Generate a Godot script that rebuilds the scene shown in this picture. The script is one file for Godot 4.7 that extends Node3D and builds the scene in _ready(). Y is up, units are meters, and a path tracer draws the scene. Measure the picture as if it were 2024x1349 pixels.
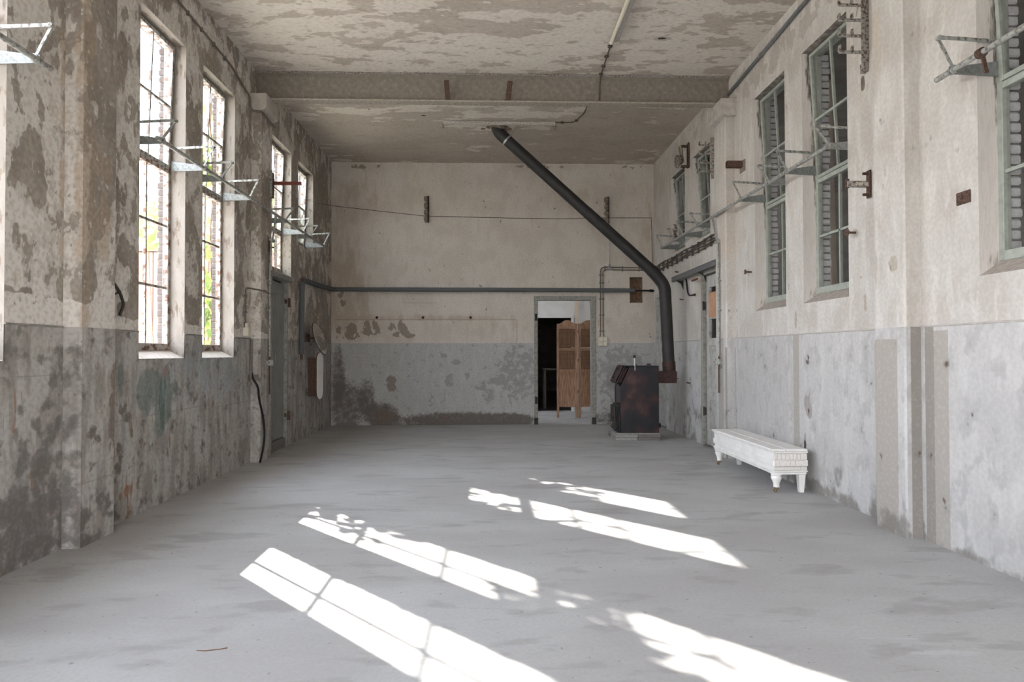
extends Node3D
# An old plastered hall: x runs right, y up, and d (depth from the camera) runs along -z. Units are metres.

const XL := -2.72      # left wall face
const XR := 2.887      # right wall face
const DB := 11.85      # back wall face
const DF := -2.6       # wall behind the camera
const HC := 4.55       # ceiling
const DADO := 1.411
const PIL := 0.115     # how far pilasters stand out
const XLO := -2.95     # outer faces
const XRO := 3.135

var M := {}            # materials
var taken := {}


func _ready() -> void:
	# camera: 24 mm lens, turned a little to the right and up
	var cam := Camera3D.new()
	cam.name = "camera"
	cam.fov = rad_to_deg(2.0 * atan(674.5 / 1350.0))
	cam.near = 0.05
	cam.far = 200.0
	add_child(cam)
	var fwd := Vector3(sin(0.0334) * cos(0.0176), sin(0.0176), -cos(0.0334) * cos(0.0176))
	cam.look_at_from_position(Vector3(0, 1.24, 0), Vector3(0, 1.24, 0) + fwd, Vector3(0.0017, 1, 0).normalized())
	cam.current = true
	# sky
	var sm := ProceduralSkyMaterial.new()
	sm.sky_top_color = Color(0.89, 0.93, 1.0)
	sm.sky_horizon_color = Color(0.99, 0.985, 0.98)
	sm.ground_bottom_color = Color(0.45, 0.44, 0.42)
	sm.ground_horizon_color = Color(0.75, 0.74, 0.72)
	sm.sun_angle_max = 1.0
	sm.energy_multiplier = SKY_ENERGY
	var sky := Sky.new()
	sky.sky_material = sm
	var env := Environment.new()
	env.background_mode = Environment.BG_SKY
	env.sky = sky
	env.tonemap_mode = Environment.TONE_MAPPER_LINEAR
	env.tonemap_exposure = EXPOSURE
	env.sdfgi_enabled = true
	env.ssao_enabled = true
	env.ssil_enabled = true
	var we := WorldEnvironment.new()
	we.name = "environment"
	we.environment = env
	add_child(we)
	# sun: comes in from behind the left wall at about 31 degrees
	var sun := DirectionalLight3D.new()
	sun.name = "sun"
	sun.light_color = Color(1.0, 0.98, 0.95)
	sun.light_energy = SUN_ENERGY
	sun.light_angular_distance = 0.53
	sun.shadow_enabled = true
	add_child(sun)
	sun.look_at_from_position(Vector3.ZERO, Vector3(1.1, -1.0, 1.2375), Vector3.UP)
	materials()
	shell()
	windows()
	outside()
	doors()
	fittings()
	furniture()
	small_things()

const SKY_ENERGY := 13.0
const SUN_ENERGY := 10.0
const EXPOSURE := 1.33

func v3(x: float, y: float, d: float) -> Vector3:
	return Vector3(x, y, -d)

# ---------------------------------------------------------------- mesh builder
class MB:
	var p := PackedVector3Array()
	var n := PackedVector3Array()
	var uv := PackedVector2Array()
	var ix := PackedInt32Array()

	func quad(a: Vector3, b: Vector3, c: Vector3, d: Vector3, uvs = null) -> void:
		# a b c d run counter-clockwise seen from the front
		var nn := (b - a).cross(d - a)
		if nn.length_squared() < 1e-16:
			nn = (c - b).cross(d - b)
		nn = nn.normalized()
		var k := p.size()
		for q in [a, b, c, d]:
			p.append(q); n.append(nn)
		if uvs == null:
			for q in [Vector2(0, 1), Vector2(1, 1), Vector2(1, 0), Vector2(0, 0)]: uv.append(q)
		else:
			for q in uvs: uv.append(q)
		for i in [0, 2, 1, 0, 3, 2]: ix.append(k + i)

	func tri(a: Vector3, b: Vector3, c: Vector3) -> void:
		var nn := (b - a).cross(c - a).normalized()
		var k := p.size()
		for q in [a, b, c]:
			p.append(q); n.append(nn); uv.append(Vector2(q.x, q.y))
		for i in [0, 2, 1]: ix.append(k + i)

	func box(c: Vector3, s: Vector3, bas := Basis()) -> void:
		var h := s * 0.5
		for ax in 3:
			for sg in [-1.0, 1.0]:
				var e := Vector3.ZERO; e[ax] = sg
				var u := Vector3.ZERO; u[(ax + 1) % 3] = 1.0
				var w := Vector3.ZERO; w[(ax + 2) % 3] = sg
				var o := e * h[ax]; var uu := u * h[(ax + 1) % 3]; var ww := w * h[(ax + 2) % 3]
				quad(c + bas * (o - uu - ww), c + bas * (o + uu - ww), c + bas * (o + uu + ww), c + bas * (o - uu + ww))

	func bevel_box(c: Vector3, s: Vector3, b: float, bas := Basis()) -> void:
		var h := s * 0.5
		b = minf(b, minf(h.x, minf(h.y, h.z)) * 0.95)
		for ax in 3:
			var a1 := (ax + 1) % 3
			var a2 := (ax + 2) % 3
			for sg in [-1.0, 1.0]:
				var q := []
				for k in [[-1.0, -1.0], [1.0, -1.0], [1.0, 1.0], [-1.0, 1.0]]:
					var v := Vector3.ZERO
					v[ax] = sg * h[ax]; v[a1] = k[0] * (h[a1] - b); v[a2] = sg * k[1] * (h[a2] - b)
					q.append(c + bas * v)
				quad(q[0], q[1], q[2], q[3])
			for s1 in [-1.0, 1.0]:
				for s2 in [-1.0, 1.0]:
					var e := []
					for k in [[-1.0, 0], [1.0, 0], [1.0, 1], [-1.0, 1]]:
						var v := Vector3.ZERO
						v[ax] = k[0] * (h[ax] - b)
						v[a1] = s1 * (h[a1] - (0.0 if k[1] == 0 else b))
						v[a2] = s2 * (h[a2] - (b if k[1] == 0 else 0.0))
						e.append(c + bas * v)
					if s1 * s2 > 0: quad(e[3], e[2], e[1], e[0])
					else: quad(e[0], e[1], e[2], e[3])
		for sx in [-1.0, 1.0]:
			for sy in [-1.0, 1.0]:
				for sz in [-1.0, 1.0]:
					var x := c + bas * Vector3(sx * h.x, sy * (h.y - b), sz * (h.z - b))
					var y := c + bas * Vector3(sx * (h.x - b), sy * h.y, sz * (h.z - b))
					var z := c + bas * Vector3(sx * (h.x - b), sy * (h.y - b), sz * h.z)
					if sx * sy * sz > 0: tri(x, y, z)
					else: tri(x, z, y)

	func bar(a: Vector3, b: Vector3, wide: float, high: float, up := Vector3.UP) -> void:
		var f := b - a
		var l := f.length()
		if l < 1e-6: return
		f /= l
		if absf(f.dot(up)) > 0.99: up = Vector3.RIGHT
		var r := f.cross(up).normalized()
		var u := r.cross(f)
		box((a + b) * 0.5, Vector3(wide, high, l), Basis(r, u, -f))

	func tube(pts: Array, rad, sides := 10, caps := true) -> void:
		# rad: one number, or one per point
		var m := pts.size()
		var prev := Vector3.ZERO
		var k0 := p.size()
		for i in m:
			var t: Vector3
			if i == 0: t = pts[1] - pts[0]
			elif i == m - 1: t = pts[m - 1] - pts[m - 2]
			else: t = (pts[i + 1] - pts[i]).normalized() + (pts[i] - pts[i - 1]).normalized()
			t = t.normalized()
			var a: Vector3
			if i == 0:
				a = t.cross(Vector3.UP if absf(t.y) < 0.9 else Vector3.RIGHT).normalized()
			else:
				a = (prev - t * prev.dot(t)).normalized()
			prev = a
			var bb := t.cross(a)
			var rr: float = rad[i] if rad is Array else rad
			for j in sides + 1:
				var an := TAU * j / sides
				var dir := a * cos(an) + bb * sin(an)
				p.append(pts[i] + dir * rr); n.append(dir); uv.append(Vector2(float(j) / sides, float(i)))
		for i in m - 1:
			for j in sides:
				var q := k0 + i * (sides + 1) + j
				var w := q + sides + 1
				for s in [q, w, q + 1, q + 1, w, w + 1]: ix.append(s)
		if caps:
			for e in [0, m - 1]:
				var t: Vector3 = (pts[0] - pts[1]).normalized() if e == 0 else (pts[m - 1] - pts[m - 2]).normalized()
				var k := p.size()
				p.append(pts[e]); n.append(t); uv.append(Vector2.ZERO)
				for j in sides + 1:
					p.append(p[k0 + e * (sides + 1) + j]); n.append(t); uv.append(Vector2.ZERO)
				for j in sides:
					if e == 0: ix.append(k); ix.append(k + 1 + j); ix.append(k + 2 + j)
					else: ix.append(k); ix.append(k + 2 + j); ix.append(k + 1 + j)

	func lathe(prof: Array, at: Vector3, sides := 20, bas := Basis()) -> void:
		# prof: Vector2(radius, height) from bottom to top, about the local y axis
		var m := prof.size()
		var k0 := p.size()
		for i in m:
			var t: Vector2 = (prof[mini(i + 1, m - 1)] - prof[maxi(i - 1, 0)]).normalized()
			for j in sides + 1:
				var an := TAU * j / sides
				var q: Vector2 = prof[i]
				p.append(at + bas * Vector3(q.x * cos(an), q.y, q.x * sin(an)))
				n.append((bas * Vector3(t.y * cos(an), -t.x, t.y * sin(an))).normalized())
				uv.append(Vector2(float(j) / sides, q.y))
		for i in m - 1:
			for j in sides:
				var q := k0 + i * (sides + 1) + j
				var w := q + sides + 1
				for s in [q, q + 1, w, q + 1, w + 1, w]: ix.append(s)

	func prism(poly: Array, o: Vector3, ux: Vector3, uy: Vector3, uz: Vector3) -> void:
		# poly: Vector2 outline (either way round) in the plane o + x ux + y uy, thickened by uz
		var pk := PackedVector2Array(poly)
		var tr := Geometry2D.triangulate_polygon(pk)
		var m := poly.size()
		for i in range(0, tr.size(), 3):
			var a: Vector3 = o + ux * pk[tr[i]].x + uy * pk[tr[i]].y
			var b: Vector3 = o + ux * pk[tr[i + 1]].x + uy * pk[tr[i + 1]].y
			var c: Vector3 = o + ux * pk[tr[i + 2]].x + uy * pk[tr[i + 2]].y
			if (b - a).cross(c - a).dot(uz) < 0.0:
				var w := b; b = c; c = w
			tri(a + uz, b + uz, c + uz)
			tri(a, c, b)
		var ctr := Vector2.ZERO
		for q in poly: ctr += q / m
		var area := 0.0
		for i in m:
			area += pk[i].cross(pk[(i + 1) % m])
		var flip: bool = (area < 0.0) != (ux.cross(uy).dot(uz) < 0.0)
		for i in m:
			var a: Vector3 = o + ux * pk[i].x + uy * pk[i].y
			var b: Vector3 = o + ux * pk[(i + 1) % m].x + uy * pk[(i + 1) % m].y
			if flip: quad(b, a, a + uz, b + uz)
			else: quad(a, b, b + uz, a + uz)

	func mesh(m: Material) -> ArrayMesh:
		var a := []
		a.resize(Mesh.ARRAY_MAX)
		a[Mesh.ARRAY_VERTEX] = p; a[Mesh.ARRAY_NORMAL] = n; a[Mesh.ARRAY_TEX_UV] = uv; a[Mesh.ARRAY_INDEX] = ix
		var am := ArrayMesh.new()
		am.add_surface_from_arrays(Mesh.PRIMITIVE_TRIANGLES, a)
		if m: am.surface_set_material(0, m)
		return am

# ---------------------------------------------------------------- naming and tagging
func numbered(called: String) -> String:
	taken[called] = taken.get(called, -1) + 1
	return called if taken[called] == 0 else "%s_%03d" % [called, taken[called]]

func part(called: String, b: MB, m: Material, parent: Node, label := "") -> MeshInstance3D:
	var o := MeshInstance3D.new()
	o.name = called if parent != self else numbered(called)
	o.mesh = b.mesh(m)
	parent.add_child(o, true)
	if label: o.set_meta("label", label)
	return o

func piece(called: String, me: Mesh, at: Transform3D, parent: Node) -> MeshInstance3D:
	var o := MeshInstance3D.new()
	o.name = called
	o.mesh = me
	o.transform = at
	parent.add_child(o, true)
	return o

func thing(called: String, label: String, category: String, at := Vector3.ZERO, group := "") -> Node3D:
	var o := Node3D.new()
	o.name = numbered(called)
	add_child(o)
	o.position = at
	o.set_meta("label", label)
	o.set_meta("category", category)
	if group: o.set_meta("group", group)
	return o

func setting(called: String, label: String) -> Node3D:
	var o := Node3D.new()
	o.name = called
	add_child(o)
	o.set_meta("kind", "structure")
	o.set_meta("label", label)
	return o

# a mesh laid out in world coordinates goes under a node that stands at the thing's base
func wpart(called: String, b: MB, m: Material, parent: Node3D, label := "") -> MeshInstance3D:
	var back := -parent.position
	var q: Node = parent.get_parent()
	while q is Node3D and q != self:
		back -= (q as Node3D).position
		q = q.get_parent()
	for i in b.p.size(): b.p[i] += back
	return part(called, b, m, parent, label)

# ---------------------------------------------------------------- computed textures
var job := {}

func field(w: int, h: int, freq: float, oct: int, sd: int, stretch := 1.0, kind := FastNoiseLite.TYPE_SIMPLEX_SMOOTH) -> PackedByteArray:
	# stretch > 1 draws the pattern out downwards, < 1 sideways
	var f := FastNoiseLite.new()
	f.noise_type = kind
	f.seed = sd
	f.frequency = freq
	f.fractal_octaves = oct
	f.fractal_gain = 0.55
	var gw := w if stretch >= 1.0 else int(w * stretch)
	var gh := int(h / stretch) if stretch >= 1.0 else h
	var im := f.get_image(gw, gh)
	if gw != w or gh != h: im.resize(w, h, Image.INTERPOLATE_CUBIC)
	im.convert(Image.FORMAT_L8)
	return im.get_data()

func soft(n: PackedByteArray, w: int, h: int) -> PackedByteArray:
	# the same pattern with less swing, so that it shows only where a bias lifts it
	var im := Image.create_from_data(w, h, false, Image.FORMAT_L8, n)
	im.convert(Image.FORMAT_RGB8)
	im.adjust_bcs(1.0, 0.42, 1.0)
	im.convert(Image.FORMAT_L8)
	return im.get_data()

func blobs(w: int, h: int, wm: float, hm: float, u0: float, v0: float, list: Array) -> PackedByteArray:
	# list: [u, v, ru, rv, amount, turn in degrees] in metres; v runs up
	var k := 8
	var lw := w / k
	var lh := h / k
	var a := PackedFloat32Array(); a.resize(lw * lh)
	for b in list:
		var cu: float = (b[0] - u0) / wm * lw
		var cv: float = (1.0 - (b[1] - v0) / hm) * lh
		var ru: float = b[2] / wm * lw
		var rv: float = b[3] / hm * lh
		var an := deg_to_rad(b[5] if b.size() > 5 else 0.0)
		var r := maxf(ru, rv) * 1.6 + 2.0
		for y in range(maxi(0, int(cv - r)), mini(lh, int(cv + r) + 1)):
			for x in range(maxi(0, int(cu - r)), mini(lw, int(cu + r) + 1)):
				var dx := x + 0.5 - cu
				var dy := y + 0.5 - cv
				var q := Vector2((dx * cos(an) + dy * sin(an)) / ru, (-dx * sin(an) + dy * cos(an)) / rv).length()
				a[y * lw + x] += b[4] * (1.0 - smoothstep(0.55, 1.35, q))
	var by := PackedByteArray(); by.resize(lw * lh)
	for i in lw * lh: by[i] = clampi(int(128.0 + a[i]), 0, 255)
	var im := Image.create_from_data(lw, lh, false, Image.FORMAT_L8, by)
	im.resize(w, h, Image.INTERPOLATE_CUBIC)
	return im.get_data()

func rects(w: int, h: int, wm: float, hm: float, u0: float, v0: float, list: Array) -> PackedByteArray:
	# list: [u0, u1, v0, v1] in metres, filled sharply
	var im := Image.create(w, h, false, Image.FORMAT_L8)
	for b in list:
		im.fill_rect(Rect2i(int((b[0] - u0) / wm * w), int((1.0 - (b[3] - v0) / hm) * h), int(ceil((b[1] - b[0]) / wm * w)), int(ceil((b[3] - b[2]) / hm * h))), Color.WHITE)
	return im.get_data()

# one coat: where pattern + bias passes t (softness s) the colour c covers up to share a; hh is how far it stands proud
func coat(n: PackedByteArray, t: float, s: float, c: Array, a := 1.0, bias = null, hh := 0, below := false) -> Dictionary:
	var lut := PackedInt32Array(); lut.resize(512)
	for v in 512:
		var x := clampf((v - 128.0 - t) / (2.0 * s) + 0.5, 0.0, 1.0)
		if below: x = 1.0 - x
		lut[v] = int(x * x * (3.0 - 2.0 * x) * a * 256.0)
	return {"n": n, "lut": lut, "c": c, "b": bias, "h": hh}

func _block(k: int) -> void:
	var w: int = job.w
	var y0: int = k * 32
	var y1: int = mini(job.h, y0 + 32)
	var cnt := (y1 - y0) * w
	var base: Array = job.base
	var o := PackedByteArray(); o.resize(cnt * 3)
	var hg := PackedByteArray(); hg.resize(cnt)
	hg.fill(110)
	var b0: int = base[0]
	var b1: int = base[1]
	var b2: int = base[2]
	for i in cnt:
		o[i * 3] = b0; o[i * 3 + 1] = b1; o[i * 3 + 2] = b2
	var off := y0 * w
	for L in job.coats:
		var n: PackedByteArray = L.n
		var lut: PackedInt32Array = L.lut
		var c: Array = L.c
		var c0: int = c[0]
		var c1: int = c[1]
		var c2: int = c[2]
		var hh: int = L.h
		var hb: bool = L.b != null
		var bs: PackedByteArray = L.b if hb else PackedByteArray()
		for i in cnt:
			var a: int = lut[n[off + i] + (bs[off + i] if hb else 128)]
			if a > 0:
				var q := i * 3
				o[q] += ((c0 - o[q]) * a) >> 8
				o[q + 1] += ((c1 - o[q + 1]) * a) >> 8
				o[q + 2] += ((c2 - o[q + 2]) * a) >> 8
				if hh != 0: hg[i] = clampi(hg[i] + ((hh * a) >> 8), 0, 255)
	job.out[k] = o
	job.hgt[k] = hg

func paint(w: int, h: int, base: Array, coats: Array) -> Array:
	var blocks := int(ceil(h / 32.0))
	job = {"w": w, "h": h, "base": base, "coats": coats, "out": [], "hgt": []}
	job.out.resize(blocks)
	job.hgt.resize(blocks)
	var id := WorkerThreadPool.add_group_task(_block, blocks)
	WorkerThreadPool.wait_for_group_task_completion(id)
	var o := PackedByteArray()
	var hg := PackedByteArray()
	for k in blocks:
		o.append_array(job.out[k]); hg.append_array(job.hgt[k])
	return [ImageTexture.create_from_image(Image.create_from_data(w, h, false, Image.FORMAT_RGB8, o)), ImageTexture.create_from_image(Image.create_from_data(w, h, false, Image.FORMAT_L8, hg))]

func painted(t: Array, rough: float, relief: float) -> StandardMaterial3D:
	var m := StandardMaterial3D.new()
	m.albedo_texture = t[0]
	m.roughness = rough
	m.metallic_specular = 0.3
	m.texture_repeat = false
	if relief > 0.0:
		m.heightmap_enabled = true
		m.heightmap_texture = t[1]
		m.heightmap_scale = relief
	return m

func speckled(cols: Array, freq: float, rough: float, metal := 0.0, scale := 1.0, sd := 1, oct := 5) -> StandardMaterial3D:
	# cols: [offset, Color] stops along a noise; mapped on all sides in world size
	var g := Gradient.new()
	var of := PackedFloat32Array()
	var cs := PackedColorArray()
	for c in cols: of.append(c[0]); cs.append(c[1])
	g.offsets = of
	g.colors = cs
	var f := FastNoiseLite.new()
	f.noise_type = FastNoiseLite.TYPE_SIMPLEX_SMOOTH
	f.frequency = freq
	f.fractal_octaves = oct
	f.seed = sd
	var t := NoiseTexture2D.new()
	t.width = 512; t.height = 512; t.seamless = true; t.noise = f; t.color_ramp = g
	var m := StandardMaterial3D.new()
	m.albedo_texture = t
	m.roughness = rough
	m.metallic = metal
	m.metallic_specular = 0.4
	m.uv1_triplanar = true
	m.uv1_world_triplanar = true
	m.uv1_scale = Vector3.ONE * scale
	return m

func plain(c: Color, rough := 0.8, metal := 0.0) -> StandardMaterial3D:
	var m := StandardMaterial3D.new()
	m.albedo_color = c
	m.roughness = rough
	m.metallic = metal
	m.metallic_specular = 0.4
	return m

func c8(r: int, g: int, b: int) -> Color:
	return Color8(r, g, b)

# ---------------------------------------------------------------- materials
func materials() -> void:
	left_upper()
	left_dado()
	right_upper()
	right_dado()
	back_upper()
	back_dado()
	ceiling_paint()
	floor_concrete()
	reveal_paint()
	M.plaster = speckled([[0.0, c8(150, 142, 132)], [0.5, c8(178, 171, 162)], [1.0, c8(196, 190, 182)]], 0.012, 0.9, 0.0, 0.5, 3)
	M.white_wall = speckled([[0.0, c8(222, 220, 217)], [0.6, c8(232, 231, 229)], [1.0, c8(238, 237, 236)]], 0.01, 0.9, 0.0, 0.5, 4)
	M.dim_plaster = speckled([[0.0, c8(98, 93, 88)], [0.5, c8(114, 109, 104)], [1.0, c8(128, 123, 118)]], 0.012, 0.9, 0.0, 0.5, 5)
	M.store_wall = speckled([[0.0, c8(112, 104, 96)], [0.5, c8(128, 120, 112)], [1.0, c8(142, 135, 128)]], 0.012, 0.9, 0.0, 0.5, 45)
	M.concrete = speckled([[0.0, c8(158, 156, 153)], [0.5, c8(172, 170, 168)], [1.0, c8(184, 183, 181)]], 0.01, 0.85, 0.0, 0.4, 6)
	M.brick = speckled([[0.0, c8(66, 56, 53)], [0.5, c8(78, 67, 64)], [1.0, c8(90, 79, 76)]], 0.008, 0.9, 0.0, 1.3, 7)
	M.mortar = speckled([[0.0, c8(92, 88, 84)], [1.0, c8(108, 104, 100)]], 0.03, 0.95, 0.0, 1.0, 8)
	M.white_brick = speckled([[0.0, c8(186, 186, 188)], [0.5, c8(206, 206, 208)], [1.0, c8(218, 218, 220)]], 0.03, 0.8, 0.0, 1.5, 9)
	M.window_white = speckled([[0.0, c8(103, 87, 76)], [0.36, c8(111, 95, 85)], [0.42, c8(149, 148, 143)], [1.0, c8(195, 194, 189)]], 0.03, 0.6, 0.0, 0.8, 10)
	M.window_rust = speckled([[0.0, c8(94, 66, 53)], [0.34, c8(112, 84, 69)], [0.42, c8(148, 140, 132)], [1.0, c8(184, 182, 177)]], 0.03, 0.7, 0.0, 0.8, 11)
	M.window_green = speckled([[0.0, c8(132, 136, 128)], [0.3, c8(148, 153, 144)], [1.0, c8(168, 173, 164)]], 0.03, 0.55, 0.0, 0.8, 12)
	M.opener = speckled([[0.0, c8(84, 68, 58)], [0.28, c8(116, 112, 106)], [0.36, c8(148, 149, 144)], [1.0, c8(184, 185, 180)]], 0.035, 0.5, 0.15, 1.3, 13)
	M.opener_grey = speckled([[0.0, c8(104, 101, 97)], [0.4, c8(128, 131, 129)], [1.0, c8(146, 150, 148)]], 0.03, 0.5, 0.15, 2.0, 14)
	M.beam_flange = speckled([[0.0, c8(120, 108, 96)], [0.35, c8(146, 138, 127)], [0.7, c8(160, 153, 142)], [1.0, c8(176, 170, 160)]], 0.05, 0.8, 0.0, 0.8, 115)
	M.beam = speckled([[0.0, c8(114, 107, 97)], [0.4, c8(126, 119, 109)], [0.7, c8(132, 125, 115)], [1.0, c8(150, 144, 134)]], 0.045, 0.8, 0.0, 0.6, 15)
	M.rust = speckled([[0.0, c8(54, 41, 35)], [0.5, c8(86, 66, 57)], [1.0, c8(116, 96, 85)]], 0.03, 0.85, 0.1, 3.0, 16)
	M.rust_paint = speckled([[0.0, c8(74, 57, 50)], [0.34, c8(103, 85, 74)], [0.42, c8(139, 135, 129)], [1.0, c8(170, 166, 162)]], 0.04, 0.75, 0.1, 1.3, 17)
	M.black_pipe = speckled([[0.0, c8(38, 37, 36)], [0.6, c8(46, 45, 44)], [1.0, c8(54, 52, 51)]], 0.01, 0.55, 0.0, 1.0, 18)
	M.zinc = plain(c8(176, 178, 180), 0.35, 0.8)
	M.galv = speckled([[0.0, c8(96, 98, 99)], [0.5, c8(118, 121, 122)], [1.0, c8(140, 143, 144)]], 0.04, 0.5, 0.5, 2.0, 19)
	M.stove = speckled([[0.0, c8(35, 36, 38)], [0.38, c8(42, 42, 45)], [0.5, c8(54, 42, 43)], [0.66, c8(66, 48, 49)], [1.0, c8(85, 70, 68)]], 0.006, 0.42, 0.3, 0.8, 21, 4)
	M.stove_dark = plain(c8(44, 46, 51), 0.45, 0.3)
	M.flue_rust = speckled([[0.0, c8(46, 34, 32)], [0.5, c8(69, 50, 47)], [1.0, c8(87, 68, 64)]], 0.02, 0.7, 0.2, 2.0, 22)
	M.slab = speckled([[0.0, c8(128, 126, 122)], [0.5, c8(146, 144, 141)], [1.0, c8(164, 162, 160)]], 0.04, 0.9, 0.0, 2.0, 23)
	M.slab_dark = speckled([[0.0, c8(92, 88, 84)], [0.5, c8(116, 111, 106)], [1.0, c8(138, 133, 128)]], 0.04, 0.9, 0.0, 2.0, 24)
	M.bench = speckled([[0.0, c8(222, 218, 212)], [0.5, c8(231, 228, 224)], [1.0, c8(238, 236, 233)]], 0.01, 0.4, 0.0, 1.0, 25)
	M.bench_end = speckled([[0.0, c8(208, 202, 194)], [0.5, c8(220, 215, 208)], [1.0, c8(228, 224, 218)]], 0.03, 0.55, 0.0, 2.0, 26)
	M.brass = speckled([[0.0, c8(89, 75, 54)], [0.5, c8(130, 111, 82)], [1.0, c8(154, 135, 104)]], 0.05, 0.5, 0.5, 4.0, 27)
	M.black = plain(c8(26, 26, 27), 0.5)
	M.dark_metal = plain(c8(58, 54, 50), 0.6, 0.3)
	M.conduit = speckled([[0.0, c8(86, 78, 70)], [0.5, c8(112, 104, 96)], [1.0, c8(138, 130, 121)]], 0.04, 0.7, 0.1, 3.0, 28)
	M.conduit_dark = speckled([[0.0, c8(70, 62, 54)], [0.5, c8(92, 84, 76)], [1.0, c8(112, 105, 97)]], 0.04, 0.7, 0.1, 3.0, 29)
	M.foam = plain(c8(92, 94, 95), 0.9)
	M.ivory = plain(c8(206, 199, 182), 0.5)
	M.enamel = speckled([[0.0, c8(93, 75, 63)], [0.3, c8(133, 120, 108)], [0.4, c8(175, 171, 165)], [1.0, c8(204, 200, 196)]], 0.05, 0.5, 0.0, 3.0, 30)
	M.enamel_bare = speckled([[0.0, c8(103, 85, 71)], [0.3, c8(144, 133, 121)], [0.45, c8(193, 189, 183)], [1.0, c8(208, 204, 200)]], 0.05, 0.6, 0.0, 2.0, 31)
	M.frame_grey = speckled([[0.0, c8(112, 108, 100)], [0.4, c8(136, 134, 127)], [1.0, c8(156, 154, 148)]], 0.02, 0.7, 0.0, 1.5, 32)
	M.door_steel = speckled([[0.0, c8(120, 120, 114)], [0.5, c8(132, 132, 127)], [1.0, c8(142, 142, 138)]], 0.008, 0.55, 0.0, 0.6, 33)
	M.door_paint = speckled([[0.0, c8(140, 138, 132)], [0.4, c8(164, 163, 158)], [1.0, c8(184, 183, 179)]], 0.012, 0.6, 0.0, 1.0, 34)
	M.kraft = speckled([[0.0, c8(165, 126, 98)], [0.5, c8(181, 142, 114)], [1.0, c8(191, 153, 126)]], 0.01, 0.9, 0.0, 1.0, 35)
	M.board_brown = speckled([[0.0, c8(82, 64, 50)], [0.5, c8(108, 86, 68)], [1.0, c8(132, 108, 87)]], 0.015, 0.8, 0.0, 2.0, 36)
	M.mirror = plain(c8(212, 214, 214), 0.03, 1.0)
	M.wood_dull = speckled([[0.0, c8(104, 92, 80)], [0.5, c8(128, 115, 102)], [1.0, c8(150, 138, 125)]], 0.03, 0.85, 0.0, 2.0, 37)
	M.iron_red = speckled([[0.0, c8(87, 48, 40)], [0.6, c8(121, 67, 58)], [1.0, c8(140, 96, 87)]], 0.04, 0.7, 0.0, 3.0, 38)
	M.wire = plain(c8(70, 64, 58), 0.6, 0.3)
	M.post = speckled([[0.0, c8(206, 184, 158)], [0.5, c8(220, 199, 174)], [1.0, c8(228, 208, 184)]], 0.01, 0.8, 0.0, 1.0, 39)
	M.pine = wood_grain([c8(114, 84, 65), c8(143, 110, 86), c8(167, 133, 107), c8(181, 148, 123)], 40)
	M.pine_dark = wood_grain([c8(94, 70, 55), c8(119, 90, 71), c8(140, 110, 89), c8(152, 122, 100)], 41)
	M.twig = plain(c8(112, 80, 62), 0.9)
	M.glass = glass(c8(226, 230, 228), 0.06)
	M.glass_dusty = glass(c8(150, 150, 146), 0.05)
	M.yard = plain(c8(176, 170, 160), 0.95)
	M.shed_board = speckled([[0.0, c8(112, 82, 72)], [0.5, c8(130, 97, 86)], [1.0, c8(142, 110, 99)]], 0.012, 0.85, 0.0, 0.6, 42)
	M.pale_render = plain(c8(168, 166, 163), 0.9)
	for k in 3:
		var lm := StandardMaterial3D.new()
		lm.albedo_color = [c8(112, 142, 64), c8(134, 160, 78), c8(92, 124, 56)][k]
		lm.roughness = 0.55
		lm.backlight_enabled = true
		lm.backlight = Color(0.5, 0.55, 0.25)
		M["leaf%d" % k] = lm

func glass(c: Color, a: float) -> StandardMaterial3D:
	var m := StandardMaterial3D.new()
	m.transparency = BaseMaterial3D.TRANSPARENCY_ALPHA
	m.albedo_color = Color(c.r, c.g, c.b, a)
	m.roughness = 0.04
	m.metallic_specular = 0.26
	return m

func wood_grain(cols: Array, sd: int) -> StandardMaterial3D:
	# grain runs up and down: mapped by world position, drawn out along y
	var m := speckled([[0.0, cols[0]], [0.35, cols[1]], [0.65, cols[2]], [1.0, cols[3]]], 0.03, 0.65, 0.0, 1.0, sd, 4)
	m.uv1_scale = Vector3(2.4, 0.22, 2.4)
	return m

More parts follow.
